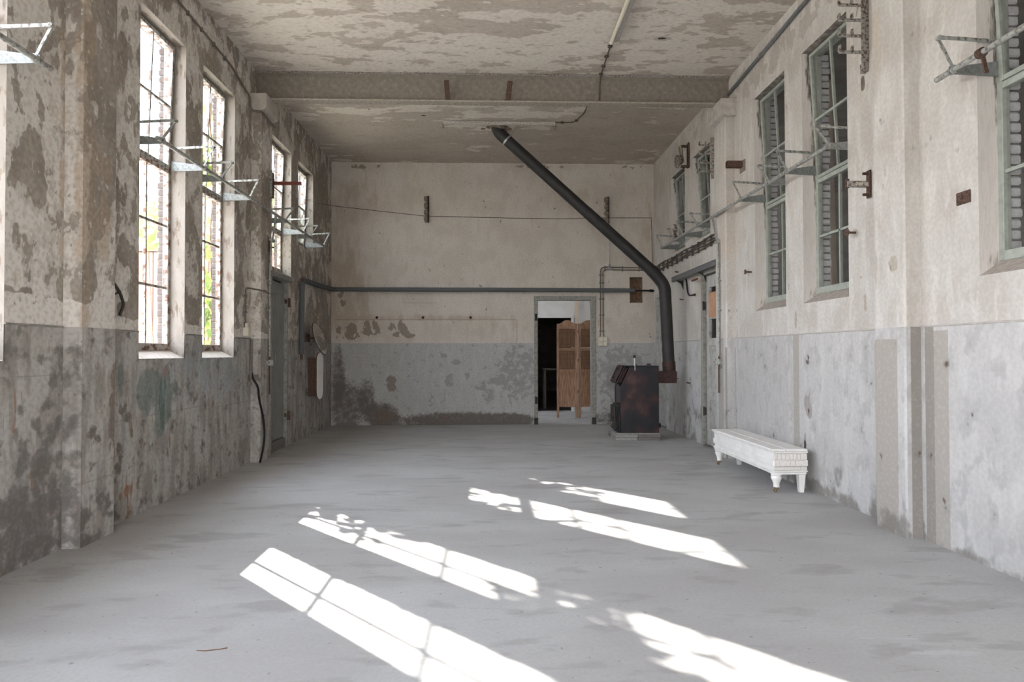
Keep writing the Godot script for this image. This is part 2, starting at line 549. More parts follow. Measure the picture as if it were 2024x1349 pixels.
func left_upper() -> void:
	var w := 2048
	var h := 704
	var wm := 9.25
	var hm := HC - DADO
	var b := func(l: Array) -> PackedByteArray: return blobs(w, h, wm, hm, 2.6, DADO, l)
	# + keeps the pale paint, - bares the brown plaster
	var keep: PackedByteArray = b.call([
		[3.6, 3.0, 0.9, 2.2, 58], [4.1, 2.9, 0.3, 1.2, 30], [4.149, 2.36, 0.17, 0.24, -110], [4.25, 2.17, 0.10, 0.16, -90], [4.28, 3.13, 0.05, 0.26, -120, 38], [3.95, 1.57, 0.06, 0.06, -120], [4.09, 1.585, 0.07, 0.04, -120], [4.2, 1.94, 0.08, 0.10, -80], [4.07, 1.88, 0.06, 0.05, -90], [4.12, 1.75, 0.03, 0.1, -70],
		[4.72, 3.2, 0.2, 1.0, -78], [4.62, 2.1, 0.12, 0.3, -40], [4.78, 1.85, 0.14, 0.26, 62], [4.72, 2.45, 0.16, 0.22, 20], [4.9, 1.72, 0.06, 0.12, -80],
		[5.128, 3.42, 0.07, 0.24, -130, 6], [5.10, 3.15, 0.08, 0.16, -110], [5.09, 2.55, 0.10, 0.22, -130, -12], [5.19, 2.42, 0.05, 0.1, -80], [5.17, 2.0, 0.10, 0.13, -110], [5.2, 1.56, 0.12, 0.06, -110, 12], [5.06, 2.18, 0.1, 0.14, 60], [5.2, 2.9, 0.12, 0.3, 56], [5.12, 2.9, 0.22, 1.5, 42], [5.25, 3.75, 0.14, 0.2, 40],
		[6.34, 1.63, 0.14, 0.12, -120], [6.38, 2.02, 0.1, 0.2, 30], [6.32, 2.42, 0.14, 0.2, -60], [6.36, 2.75, 0.1, 0.2, 46], [6.38, 3.2, 0.14, 0.25, -60], [6.34, 3.75, 0.14, 0.3, 40],
		[5.6, 4.3, 0.5, 0.14, -20], [6.3, 4.35, 0.4, 0.12, 30], [7.0, 4.2, 0.4, 0.14, -26], [7.6, 4.2, 0.2, 0.2, 24],
		[7.55, 3.5, 0.10, 0.3, -50], [7.65, 2.9, 0.1, 0.35, 36], [7.56, 2.4, 0.12, 0.3, -64], [7.62, 1.75, 0.16, 0.2, 34], [7.95, 3.2, 0.2, 0.6, -40], [7.9, 2.0, 0.12, 0.35, 48], [8.1, 2.6, 0.2, 0.4, -36],
		[8.7, 4.2, 0.35, 0.2, -70, -20], [9.62, 3.3, 0.14, 0.8, -80], [9.6, 2.2, 0.16, 0.5, -30], [9.4, 4.3, 0.4, 0.12, -40], [10.5, 4.3, 0.6, 0.15, -40], [11.2, 3.8, 0.5, 0.5, -80], [10.9, 3.1, 0.3, 0.4, -46], [11.0, 2.3, 0.4, 0.4, -40], [10.3, 2.2, 0.3, 0.4, -34], [11.3, 1.8, 0.4, 0.4, -70], [10.3, 1.7, 0.5, 0.2, -26]])
	var band: PackedByteArray = b.call([[3.3, DADO + 0.02, 1.2, 0.17, 120], [4.2, DADO + 0.02, 0.6, 0.15, 120], [4.78, DADO + 0.04, 0.22, 0.26, 130], [5.3, DADO, 0.5, 0.10, 110], [6.4, DADO, 0.9, 0.09, 100], [7.6, DADO, 0.6, 0.09, 90], [8.3, DADO, 0.5, 0.07, 60]])
	var rusty: PackedByteArray = b.call([[4.5, 2.6, 0.09, 1.8, 60], [4.68, 2.25, 0.15, 0.4, 46], [11.45, 3.3, 0.05, 0.35, 70], [9.3, 2.0, 0.07, 0.3, 70], [8.0, 2.6, 0.06, 1.2, 30]])
	var big := field(w, h, 0.006, 3, 11)
	var peel := field(w, h, 0.009, 6, 12, 1.7)
	var peel2 := field(w, h, 0.02, 5, 13, 1.5)
	var fine := field(w, h, 0.09, 3, 14)
	var pits := field(w, h, 0.05, 3, 15)
	var t := paint(w, h, [155, 147, 138], [
		coat(big, 150, 40, [135, 127, 119], 0.75),
		coat(field(w, h, 0.018, 4, 16, 3.0), 140, 26, [168, 158, 146], 0.45),
		coat(peel, 120, 3.5, [198, 192, 184], 0.96, keep, 46),
		coat(peel2, 172, 4, [214, 209, 202], 0.9, keep, 16),
		coat(peel2, 92, 4, [142, 132, 121], 0.7, null, -26, true),
		coat(soft(peel, w, h), 160, 4, [216, 211, 204], 0.95, band, 20),
		coat(soft(peel2, w, h), 165, 20, [164, 142, 120], 0.5, rusty),
		coat(field(w, h, 0.045, 5, 17, 1.3), 196, 4, [208, 203, 196], 0.75, null, 14),
		coat(field(w, h, 0.05, 5, 18, 1.4), 204, 4, [140, 131, 121], 0.7, null, -20),
		coat(pits, 232, 6, [100, 92, 83], 0.6, null, -26),
		coat(fine, 150, 50, [120, 112, 102], 0.22, null, -5),
		coat(fine, 90, 40, [206, 199, 190], 0.16, null, 5, true)])
	M.left_upper = painted(t, 0.9, 0.5)

func left_dado() -> void:
	var w := 2048
	var h := 320
	var wm := 9.25
	var hm := DADO
	var b := func(l: Array) -> PackedByteArray: return blobs(w, h, wm, hm, 2.6, 0.0, l)
	var mold_and_shade: PackedByteArray = b.call([[3.3, 0.1, 1.3, 0.4, 80], [4.05, 0.3, 0.4, 0.5, 60], [4.35, 0.9, 0.16, 0.5, 50], [3.4, 1.25, 0.9, 0.16, 30], [4.5, 0.1, 0.14, 0.2, 50], [4.7, 0.35, 0.08, 0.3, 20], [5.5, 0.02, 1.2, 0.05, 40], [10.5, 0.05, 1.3, 0.08, 30]])  # mold, with shade painted in towards the bottom of the near bay
	var warm: PackedByteArray = b.call([[4.85, 0.95, 0.07, 0.34, 66, 8], [4.9, 0.62, 0.05, 0.2, 60], [5.2, 0.5, 0.5, 0.5, 22], [6.6, 0.5, 0.7, 0.5, 12], [4.55, 0.7, 0.12, 0.8, 20], [7.9, 0.8, 0.2, 0.6, 16], [9.8, 0.8, 0.5, 0.5, 12]])
	var blue: PackedByteArray = b.call([[6.4, 1.05, 0.35, 0.3, 44], [7.05, 1.05, 0.45, 0.3, 44], [5.9, 1.12, 0.3, 0.12, 26], [7.5, 0.9, 0.2, 0.4, 20]])
	var pale: PackedByteArray = b.call([[7.43, 0.36, 0.2, 0.26, 50], [4.7, 0.7, 0.14, 0.3, 26], [7.9, 0.5, 0.18, 0.4, 30], [4.1, 0.76, 0.3, 0.1, 14]])
	var green: PackedByteArray = b.call([[5.14, 1.06, 0.045, 0.15, 112], [5.5, 0.93, 0.14, 0.2, 112], [5.74, 0.82, 0.12, 0.2, 116], [5.85, 0.9, 0.10, 0.24, 112], [5.66, 1.0, 0.2, 0.1, 88], [6.0, 0.9, 0.07, 0.16, 70], [5.72, 0.58, 0.14, 0.12, 60]])
	var green2: PackedByteArray = b.call([[5.8, 0.86, 0.10, 0.22, 110], [5.55, 0.84, 0.12, 0.14, 60], [5.14, 1.0, 0.03, 0.14, 90], [5.76, 0.6, 0.12, 0.14, 70]])
	var red: PackedByteArray = b.call([[5.82, 1.09, 0.05, 0.06, 100]])
	var rust: PackedByteArray = b.call([[5.28, 0.12, 0.05, 0.16, 110], [5.2, 0.2, 0.09, 0.04, 90, -14], [5.36, 0.16, 0.02, 0.14, 70], [5.9, 0.45, 0.015, 0.08, 60]])
	var big := field(w, h, 0.01, 4, 21)
	var streak := field(w, h, 0.03, 4, 22, 5.0)
	var drip := field(w, h, 0.055, 3, 23, 7.0)
	var blot := field(w, h, 0.022, 6, 24)
	var fine := field(w, h, 0.09, 3, 25)
	var t := paint(w, h, [170, 166, 161], [
		coat(big, 120, 40, [150, 143, 135], 0.7),
		coat(streak, 150, 28, [182, 178, 173], 0.6, null, 4),
		coat(streak, 96, 26, [134, 129, 124], 0.55, null, 0, true),
		coat(rects(w, h, wm, hm, 2.6, 0.0, [[2.6, 4.45, 1.10, 1.108], [4.86, 6.6, 0.742, 0.749], [6.6, 7.88, 0.70, 0.707], [2.6, 4.86, 0.40, 0.406]]), 128, 60, [128, 122, 116], 0.4, null, -20),
		coat(soft(drip, w, h), 166, 16, [150, 158, 164], 0.62, blue),
		coat(soft(blot, w, h), 160, 8, [172, 166, 160], 0.7, pale, 14),
		coat(soft(blot, w, h), 168, 9, [118, 106, 96], 0.8, warm, -14),
		coat(blot, 190, 34, [102, 98, 94], 0.7, mold_and_shade, -6),
		coat(blot, 246, 6, [112, 105, 99], 0.7, mold_and_shade, -16),
		coat(soft(blot, w, h), 190, 26, [104, 115, 111], 0.6, green),
		coat(drip, 262, 26, [66, 94, 90], 0.6, green2),
		coat(soft(drip, w, h), 190, 20, [158, 116, 106], 0.6, red),
		coat(drip, 226, 26, [142, 102, 76], 0.8, rust),
		coat(field(w, h, 0.08, 3, 26), 228, 6, [98, 90, 84], 0.6, null, -26),
		coat(fine, 150, 50, [112, 108, 104], 0.2, null, -4),
		coat(fine, 90, 40, [190, 186, 182], 0.16, null, 4, true)])
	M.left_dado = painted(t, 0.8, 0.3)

func right_upper() -> void:
	var w := 2048
	var h := 704
	var wm := 9.25
	var hm := HC - DADO
	var b := func(l: Array) -> PackedByteArray: return blobs(w, h, wm, hm, 2.6, DADO, l)
	var bare: PackedByteArray = b.call([[6.9, 4.26, 0.9, 0.2, 125], [6.0, 4.32, 0.6, 0.16, 115], [7.5, 4.3, 0.4, 0.2, 115], [9.8, 4.36, 1.2, 0.16, 95], [5.2, 4.2, 0.4, 0.25, 90]])
	var chip: PackedByteArray = b.call([[4.59, 1.85, 0.05, 0.05, 120], [3.89, 2.12, 0.03, 0.09, 120], [6.33, 1.55, 0.02, 0.1, 110], [6.1, 1.72, 0.03, 0.02, 90], [5.15, 1.62, 0.03, 0.08, 80], [5.18, 1.75, 0.03, 0.03, 70], [5.2, 1.83, 0.04, 0.03, 70], [7.35, 1.66, 0.03, 0.02, 80]])
	var soot: PackedByteArray = b.call([[4.808, 3.64, 0.015, 0.04, 140], [5.14, 3.32, 0.02, 0.06, 126], [5.2, 3.42, 0.015, 0.04, 90], [7.5, 2.14, 0.03, 0.05, 50]])
	var tan: PackedByteArray = b.call([[4.82, 3.45, 0.14, 0.35, 62], [5.15, 3.2, 0.08, 0.2, 56], [7.95, 3.0, 0.25, 0.8, 44], [8.2, 2.2, 0.3, 0.8, 24], [6.1, 1.55, 0.2, 0.1, 26], [5.0, 2.0, 0.1, 0.5, 20], [9.2, 2.0, 0.15, 0.5, 40], [10.4, 1.9, 0.25, 0.4, 30]])
	var smoke: PackedByteArray = b.call([[9.3, 3.6, 0.5, 0.6, 26], [10.2, 3.7, 0.5, 0.6, 26]])
	var big := field(w, h, 0.007, 4, 31)
	var peel := field(w, h, 0.02, 6, 32, 1.6)
	var streak := field(w, h, 0.03, 4, 33, 4.0)
	var fine := field(w, h, 0.11, 3, 34)
	var t := paint(w, h, [192, 188, 182], [
		coat(big, 150, 46, [180, 173, 165], 0.75),
		coat(streak, 160, 30, [208, 204, 199], 0.6, null, 4),
		coat(peel, 244, 12, [164, 155, 146], 0.7, bare, -12),
		coat(soft(streak, w, h), 182, 34, [184, 166, 146], 0.55, tan),
		coat(soft(peel, w, h), 196, 30, [176, 168, 158], 0.5, smoke),
		coat(soft(peel, w, h), 184, 5, [166, 155, 143], 0.9, chip, -40),
		coat(soft(peel, w, h), 176, 14, [72, 66, 60], 0.85, soot, -10),
		coat(streak, 76, 34, [178, 171, 163], 0.4, null, -4, true),
		coat(field(w, h, 0.09, 2, 35), 240, 5, [160, 148, 137], 0.6, null, -20),
		coat(fine, 150, 50, [168, 161, 152], 0.25, null, -8),
		coat(fine, 90, 40, [212, 207, 201], 0.22, null, 8, true)])
	M.right_upper = painted(t, 0.9, 0.35)

func right_dado() -> void:
	var w := 2048
	var h := 320
	var wm := 9.25
	var hm := DADO
	var b := func(l: Array) -> PackedByteArray: return blobs(w, h, wm, hm, 2.6, 0.0, l)
	var strips := rects(w, h, wm, hm, 2.6, 0.0, [[4.56, 5.02, 0.0, 1.33], [6.27, 6.39, 0.0, DADO], [4.2, 4.34, 0.0, 1.38], [8.0, 8.18, 0.0, DADO]])
	var dark_strip := rects(w, h, wm, hm, 2.6, 0.0, [[4.34, 4.43, 0.0, DADO], [7.9, 7.94, 0.0, 1.3]])
	var mold_and_shade: PackedByteArray = b.call([[5.6, 0.0, 0.5, 0.10, 62], [4.8, 0.05, 0.3, 0.13, 66], [4.49, 0.05, 0.06, 0.3, 60], [3.6, 0.0, 0.9, 0.06, 56], [6.2, 0.05, 0.4, 0.1, 50], [5.55, 0.2, 0.1, 0.1, 40], [9.7, 0.2, 0.5, 0.4, 40], [9.15, 0.5, 0.08, 0.7, 70], [10.6, 0.25, 0.3, 0.3, 30]])
	var hole: PackedByteArray = b.call([[6.1, 0.74, 0.06, 0.10, 120, 30], [6.155, 0.43, 0.015, 0.09, 100]])
	var hole2: PackedByteArray = b.call([[6.1, 0.7, 0.013, 0.07, 140], [6.15, 0.40, 0.012, 0.06, 120]])
	var grey: PackedByteArray = b.call([[7.0, 0.9, 0.7, 0.6, 34], [7.6, 0.7, 0.3, 0.7, 40], [5.8, 0.35, 0.3, 0.2, 26], [3.7, 0.8, 0.35, 0.25, 20], [3.5, 0.2, 0.6, 0.2, 26], [8.6, 0.7, 0.5, 0.7, 50], [10.3, 0.5, 0.5, 0.4, 30]])
	var orange: PackedByteArray = b.call([[8.47, 0.72, 0.02, 0.16, 120, 8], [8.4, 0.62, 0.015, 0.1, 90, -10], [8.42, 0.5, 0.012, 0.08, 80]])
	var blot := field(w, h, 0.02, 6, 41, 1.4)
	var streak := field(w, h, 0.035, 4, 42, 5.0)
	var fine := field(w, h, 0.1, 3, 43)
	var t := paint(w, h, [190, 188, 186], [
		coat(blot, 150, 24, [168, 166, 164], 0.75, null, -3),
		coat(streak, 160, 24, [204, 204, 204], 0.65, null, 4),
		coat(soft(streak, w, h), 132, 40, [166, 163, 160], 0.6, grey),
		coat(strips, 128, 60, [160, 153, 145], 0.92),
		coat(dark_strip, 128, 60, [134, 127, 120], 0.9),
		coat(soft(blot, w, h), 176, 26, [112, 106, 100], 0.7, mold_and_shade, -6),
		coat(soft(blot, w, h), 170, 8, [150, 144, 138], 0.9, hole, -30),
		coat(soft(blot, w, h), 170, 8, [70, 56, 48], 0.9, hole2, -60),
		coat(soft(streak, w, h), 204, 12, [190, 128, 102], 0.75, orange),
		coat(field(w, h, 0.09, 2, 44), 242, 5, [140, 132, 126], 0.4, null, -16),
		coat(fine, 150, 50, [156, 154, 152], 0.16, null, -5),
		coat(fine, 90, 40, [206, 206, 206], 0.14, null, 5, true)])
	M.right_dado = painted(t, 0.75, 0.3)

func back_upper() -> void:
	var w := 1280
	var h := 704
	var wm := XR - XL
	var hm := HC - DADO
	var b := func(l: Array) -> PackedByteArray: return blobs(w, h, wm, hm, XL, DADO, l)
	var bare: PackedByteArray = b.call([[-2.42, 1.62, 0.24, 0.15, 128], [-2.02, 1.68, 0.15, 0.17, 128], [-1.58, 1.66, 0.16, 0.17, 135, -20], [-1.4, 1.55, 0.14, 0.06, 120], [-2.45, 1.52, 0.24, 0.04, 90], [-2.52, 2.1, 0.06, 0.06, 110], [-2.56, 2.26, 0.07, 0.07, 110], [-2.2, 4.48, 0.3, 0.05, 90], [0.9, 4.5, 0.5, 0.04, 80], [2.5, 4.5, 0.3, 0.04, 90]])
	var tan: PackedByteArray = b.call([[-2.5, 2.2, 0.45, 0.7, 58], [-2.3, 3.9, 0.5, 0.4, 36], [-2.5, 3.0, 0.25, 0.5, 34], [-1.4, 1.85, 1.6, 0.05, 44], [2.0, 1.75, 0.15, 0.1, 30], [1.6, 3.9, 0.3, 0.2, 30], [2.75, 3.5, 0.12, 0.5, 40], [0.0, 1.75, 1.0, 0.2, 18]])
	var pale: PackedByteArray = b.call([[-0.2, 2.1, 1.2, 0.35, 34], [-1.9, 4.2, 0.5, 0.25, 40], [1.5, 4.35, 0.25, 0.12, 60], [0.6, 3.0, 1.5, 0.6, 12]])
	var lines := rects(w, h, wm, hm, XL, DADO, [[-2.65, 0.48, 1.812, 1.826], [0.476, 0.49, 1.43, 1.81], [1.93, 2.6, 2.705, 2.712], [-1.5, -0.9, 2.105, 2.112]])
	var big := field(w, h, 0.008, 4, 51)
	var peel := field(w, h, 0.026, 6, 52, 1.3)
	var streak := field(w, h, 0.03, 4, 53, 3.0)
	var fine := field(w, h, 0.12, 3, 54)
	var t := paint(w, h, [200, 193, 184], [
		coat(big, 140, 50, [188, 180, 170], 0.7),
		coat(soft(streak, w, h), 160, 34, [210, 205, 198], 0.5, pale, 3),
		coat(soft(streak, w, h), 168, 40, [164, 148, 130], 0.6, tan),
		coat(lines, 128, 60, [150, 134, 118], 0.55, null, -20),
		coat(peel, 226, 4, [138, 127, 116], 0.94, bare, -30),
		coat(field(w, h, 0.09, 2, 55), 243, 5, [124, 111, 99], 0.65, null, -24),
		coat(fine, 150, 50, [160, 150, 139], 0.22, null, -6),
		coat(fine, 90, 40, [206, 199, 190], 0.2, null, 6, true)])
	M.back_upper = painted(t, 0.9, 0.35)

func back_dado() -> void:
	var w := 1280
	var h := 320
	var wm := XR - XL
	var hm := DADO
	var b := func(l: Array) -> PackedByteArray: return blobs(w, h, wm, hm, XL, 0.0, l)
	var mold_and_shade: PackedByteArray = b.call([[-0.5, 0.06, 1.1, 0.16, 126], [-1.85, 0.16, 0.3, 0.24, 110], [-2.45, 0.3, 0.3, 0.5, 84], [-2.6, 0.9, 0.12, 0.5, 74], [0.4, 0.08, 0.4, 0.12, 100], [-2.1, 0.5, 0.14, 0.3, 76], [2.2, 0.1, 0.5, 0.12, 70]])
	var warm: PackedByteArray = b.call([[-1.8, 0.16, 0.25, 0.16, 64], [-1.69, 0.72, 0.09, 0.17, 88], [-0.9, 0.1, 0.5, 0.08, 46], [0.1, 0.1, 0.4, 0.06, 30]])
	var grey: PackedByteArray = b.call([[0.5, 0.9, 0.42, 0.55, 62], [0.1, 0.75, 0.2, 0.06, 60], [-0.78, 1.2, 0.05, 0.05, 110], [-0.56, 1.085, 0.07, 0.045, 110], [-0.7, 0.75, 0.1, 0.12, 66], [-0.38, 0.85, 0.06, 0.06, 66], [-0.15, 0.66, 0.1, 0.08, 70], [0.0, 0.5, 0.1, 0.16, 60], [-2.55, 0.95, 0.1, 0.16, 50], [2.3, 0.95, 0.5, 0.45, 66], [2.2, 0.4, 0.4, 0.3, 30], [-0.9, 0.45, 0.2, 0.14, 34]])
	var blot := field(w, h, 0.03, 6, 61)
	var streak := field(w, h, 0.03, 4, 62, 3.0)
	var fine := field(w, h, 0.12, 3, 63)
	var blot2 := field(w, h, 0.075, 5, 65)
	var t := paint(w, h, [170, 169, 167], [
		coat(streak, 150, 40, [180, 180, 178], 0.6),
		coat(blot, 196, 26, [146, 145, 143], 0.55, null, -6),
		coat(soft(blot, w, h), 176, 20, [138, 136, 133], 0.7, grey, -8),
		coat(soft(blot2, w, h), 184, 44, [108, 102, 96], 0.7, mold_and_shade, -4),
		coat(soft(blot, w, h), 204, 40, [84, 78, 73], 0.65, mold_and_shade, -6),
		coat(soft(blot, w, h), 178, 22, [108, 92, 82], 0.65, warm, -4),
		coat(field(w, h, 0.08, 3, 64), 214, 8, [112, 106, 100], 0.6, null, -20),
		coat(fine, 150, 50, [140, 139, 137], 0.22, null, -5),
		coat(fine, 90, 40, [196, 197, 197], 0.2, null, 5, true)])
	M.back_dado = painted(t, 0.8, 0.3)

func ceiling_paint() -> void:
	var w := 1280
	var h := 1536
	var wm := XR - XL
	var hm := DB - 4.6
	var b := func(l: Array) -> PackedByteArray: return blobs(w, h, wm, hm, XL, 4.6, l)
	var keep: PackedByteArray = b.call([[-0.9, 7.7, 1.9, 0.28, 46], [0.3, 7.3, 1.0, 0.24, 46], [1.5, 6.9, 0.9, 0.7, 44], [2.2, 7.6, 0.6, 0.3, 34], [0.0, 6.9, 0.4, 0.2, -70], [0.2, 6.2, 1.0, 0.5, -20], [-1.2, 6.3, 0.8, 0.4, -10], [-1.9, 7.0, 0.7, 0.5, 34], [0.1, 9.45, 0.75, 0.10, 90, 8], [0.1, 9.95, 0.75, 0.16, 96], [-1.9, 8.6, 0.7, 0.14, 70], [-1.7, 9.3, 0.6, 0.06, 66, 10], [-0.2, 11.0, 0.3, 0.14, 84], [1.2, 8.6, 0.5, 0.1, 30], [2.3, 9.0, 0.4, 0.15, 50], [0.0, 10.9, 2.9, 1.3, -80], [2.2, 9.8, 1.2, 1.0, -60], [-1.8, 10.2, 1.0, 0.8, -50], [-0.5, 8.6, 2.3, 0.3, -6]])
	var holes: PackedByteArray = b.call([[1.808, 7.074, 0.10, 0.05, 140], [1.4, 6.5, 0.03, 0.03, 120], [0.95, 9.9, 0.08, 0.04, 110], [-0.9, 9.5, 0.05, 0.03, 130], [-1.6, 9.2, 0.03, 0.03, 120]])
	var black: PackedByteArray = b.call([[1.81, 7.075, 0.04, 0.022, 160], [0.96, 9.9, 0.03, 0.02, 150], [-0.9, 9.5, 0.03, 0.02, 150], [-1.6, 9.25, 0.02, 0.04, 150]])
	var big := field(w, h, 0.006, 3, 71, 0.5)
	var peel := field(w, h, 0.014, 6, 72, 0.42)
	var peel2 := field(w, h, 0.03, 5, 73, 0.5)
	var fine := field(w, h, 0.1, 3, 74, 0.6)
	var t := paint(w, h, [180, 170, 159], [
		coat(big, 140, 44, [170, 160, 149], 0.7),
		coat(peel2, 165, 14, [182, 172, 160], 0.6),
		coat(peel, 130, 5, [212, 205, 195], 0.9, keep, 30),
		coat(peel2, 188, 5, [212, 205, 195], 0.85, keep, 12),
		coat(peel2, 60, 8, [154, 144, 133], 0.5, null, -14, true),
		coat(soft(peel2, w, h), 190, 6, [172, 166, 156], 0.9, holes, -30),
		coat(soft(peel2, w, h), 200, 8, [48, 42, 38], 0.9, black, -60),
		coat(fine, 150, 50, [152, 142, 131], 0.2, null, -5),
		coat(fine, 90, 40, [210, 203, 194], 0.16, null, 5, true)])
	M.ceiling = painted(t, 0.92, 0.35)

func floor_concrete() -> void:
	var w := 1536
	var h := 2048
	var wm := XR - XL
	var hm := DB - 2.3
	var b := func(l: Array) -> PackedByteArray: return blobs(w, h, wm, hm, XL, 2.3, l)
	var damp: PackedByteArray = b.call([[-1.6, 5.6, 0.5, 0.15, 40], [-1.7, 4.7, 0.35, 0.1, 40], [-2.4, 8.0, 0.4, 0.8, 20], [2.3, 7.0, 0.4, 0.6, 26], [0.2, 6.3, 0.4, 0.15, 26], [-0.9, 3.4, 0.6, 0.1, 24], [1.9, 5.2, 0.2, 0.1, 34], [0.5, 9.0, 1.6, 0.5, 14], [-0.2, 5.0, 0.3, 0.1, 26]])
	var scrape: PackedByteArray = b.call([[1.7, 2.9, 0.4, 0.16, 70, 20], [1.95, 2.75, 0.2, 0.12, 60], [1.6, 3.3, 0.1, 0.04, 60, 40], [1.6, 6.2, 0.2, 0.04, 50]])
	var big := field(w, h, 0.005, 4, 81, 0.45)
	var smear := field(w, h, 0.016, 5, 82, 0.3)
	var smear2 := field(w, h, 0.04, 4, 83, 0.2)
	var fine := field(w, h, 0.14, 3, 84)
	var scr := field(w, h, 0.05, 3, 85, 0.12)
	var t := paint(w, h, [174, 173, 171], [
		coat(big, 142, 44, [166, 164, 162], 0.75),
		coat(big, 96, 34, [179, 179, 178], 0.7, null, 0, true),
		coat(smear, 176, 18, [152, 149, 146], 0.4),
		coat(soft(smear, w, h), 162, 16, [148, 145, 142], 0.5, damp),
		coat(soft(smear, w, h), 208, 12, [130, 128, 126], 0.5, damp),
		coat(smear2, 176, 24, [175, 174, 173], 0.35),
		coat(scr, 262, 14, [196, 196, 196], 0.5, scrape),
		coat(field(w, h, 0.07, 2, 86), 226, 4, [120, 112, 106], 0.6),
		coat(fine, 152, 50, [154, 152, 150], 0.2, null, -5),
		coat(fine, 90, 40, [178, 178, 178], 0.16, null, 5, true)])
	M.floor = painted(t, 0.62, 0.12)

func reveal_paint() -> void:
	var w := 512
	var h := 1024
	var peel := field(w, h, 0.014, 6, 91, 1.5)
	var fine := field(w, h, 0.1, 3, 92)
	var t := paint(w, h, [136, 129, 121], [
		coat(field(w, h, 0.008, 3, 93), 140, 40, [146, 140, 132], 0.7),
		coat(peel, 166, 5, [120, 110, 99], 0.8, null, -20),
		coat(peel, 196, 4, [104, 94, 84], 0.8, null, -14),
		coat(fine, 150, 50, [124, 117, 110], 0.25, null, -6)])
	M.reveal = painted(t, 0.9, 0.3)
	M.reveal.texture_repeat = true
	M.sill = speckled([[0.0, c8(176, 166, 154)], [0.5, c8(200, 192, 182)], [1.0, c8(214, 208, 200)]], 0.02, 0.9, 0.0, 1.5, 94)
	M.sill_right = speckled([[0.0, c8(140, 130, 122)], [0.5, c8(164, 155, 147)], [1.0, c8(186, 178, 170)]], 0.03, 0.9, 0.0, 1.5, 95)
	M.reveal_right = speckled([[0.0, c8(160, 154, 148)], [0.5, c8(178, 172, 166)], [1.0, c8(192, 187, 181)]], 0.02, 0.9, 0.0, 1.0, 96)
	# right-hand jambs: soot left above the tilting casements
	var rw := 256
	var rh := 1024
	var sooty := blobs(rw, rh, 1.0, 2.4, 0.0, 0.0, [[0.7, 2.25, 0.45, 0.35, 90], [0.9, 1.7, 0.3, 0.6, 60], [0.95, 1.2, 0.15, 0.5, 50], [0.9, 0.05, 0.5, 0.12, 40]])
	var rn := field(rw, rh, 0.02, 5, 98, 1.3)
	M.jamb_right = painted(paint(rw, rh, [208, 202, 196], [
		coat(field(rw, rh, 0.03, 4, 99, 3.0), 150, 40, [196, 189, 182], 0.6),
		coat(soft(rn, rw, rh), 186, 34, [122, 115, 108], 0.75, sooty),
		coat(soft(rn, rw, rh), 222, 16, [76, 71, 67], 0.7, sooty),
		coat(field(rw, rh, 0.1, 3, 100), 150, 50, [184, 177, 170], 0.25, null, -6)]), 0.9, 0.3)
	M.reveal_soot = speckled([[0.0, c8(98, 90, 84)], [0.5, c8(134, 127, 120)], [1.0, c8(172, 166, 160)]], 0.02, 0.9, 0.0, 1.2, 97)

# ---------------------------------------------------------------- the room
# window openings along each wall: [near d, far d, sill, head]
const WL := [[3.12, 3.92, 1.2, 4.0], [5.39, 6.19, 1.2, 4.0], [6.56, 7.37, 1.2, 4.0], [8.62, 9.46, 2.27, 4.0], [9.80, 10.62, 2.80, 4.0]]
const WR := [[3.12, 3.92, 1.69, 4.0], [5.38, 6.17, 1.69, 4.0], [6.54, 7.31, 1.69, 4.0], [8.80, 9.54, 2.80, 4.0], [9.95, 10.69, 2.80, 4.0]]
const WREAR := [[1.96, 2.76, 1.2, 4.0], [-1.44, -0.64, 1.2, 4.0], [-0.28, 0.52, 1.2, 4.0]]
const DOOR_L := [8.55, 9.24, 0.0, 2.2]
const DOOR_R := [8.36, 9.06, 0.0, 2.28]
const DOOR_R2 := [10.93, 11.62, 0.0, 2.2]

func cells(u0: float, u1: float, v0: float, v1: float, holes: Array) -> Array:
	var us := [u0, u1]
	var vs := [v0, v1]
	for hl in holes:
		for q in [hl[0], hl[1]]: if q > u0 and q < u1: us.append(q)
		for q in [hl[2], hl[3]]: if q > v0 and q < v1: vs.append(q)
	us.sort(); vs.sort()
	var out := []
	for i in us.size() - 1:
		for j in vs.size() - 1:
			if us[i + 1] - us[i] < 1e-5 or vs[j + 1] - vs[j] < 1e-5: continue
			var cu: float = (us[i] + us[i + 1]) * 0.5
			var cv: float = (vs[j] + vs[j + 1]) * 0.5
			var inside := false
			for hl in holes:
				if cu > hl[0] and cu < hl[1] and cv > hl[2] and cv < hl[3]: inside = true
			if not inside: out.append([us[i], us[i + 1], vs[j], vs[j + 1]])
	return out

# panel in the plane x = xx (facing s) with pictures laid by depth and height
func side_panel(xx: float, s: float, u0: float, u1: float, v0: float, v1: float, holes: Array, tu0 := 2.6, tu1 := 11.85, tv0 := 0.0, tv1 := 1.0) -> MB:
	var b := MB.new()
	for c in cells(u0, u1, v0, v1, holes):
		var q := [v3(xx, c[2], c[0]), v3(xx, c[2], c[1]), v3(xx, c[3], c[1]), v3(xx, c[3], c[0])]
		var t := [[c[0], c[2]], [c[1], c[2]], [c[1], c[3]], [c[0], c[3]]]
		if s < 0: q.reverse(); t.reverse()
		var uv := []
		for k in t: uv.append(Vector2((k[0] - tu0) / (tu1 - tu0), 1.0 - (k[1] - tv0) / (tv1 - tv0)))
		b.quad(q[0], q[1], q[2], q[3], uv)
	return b

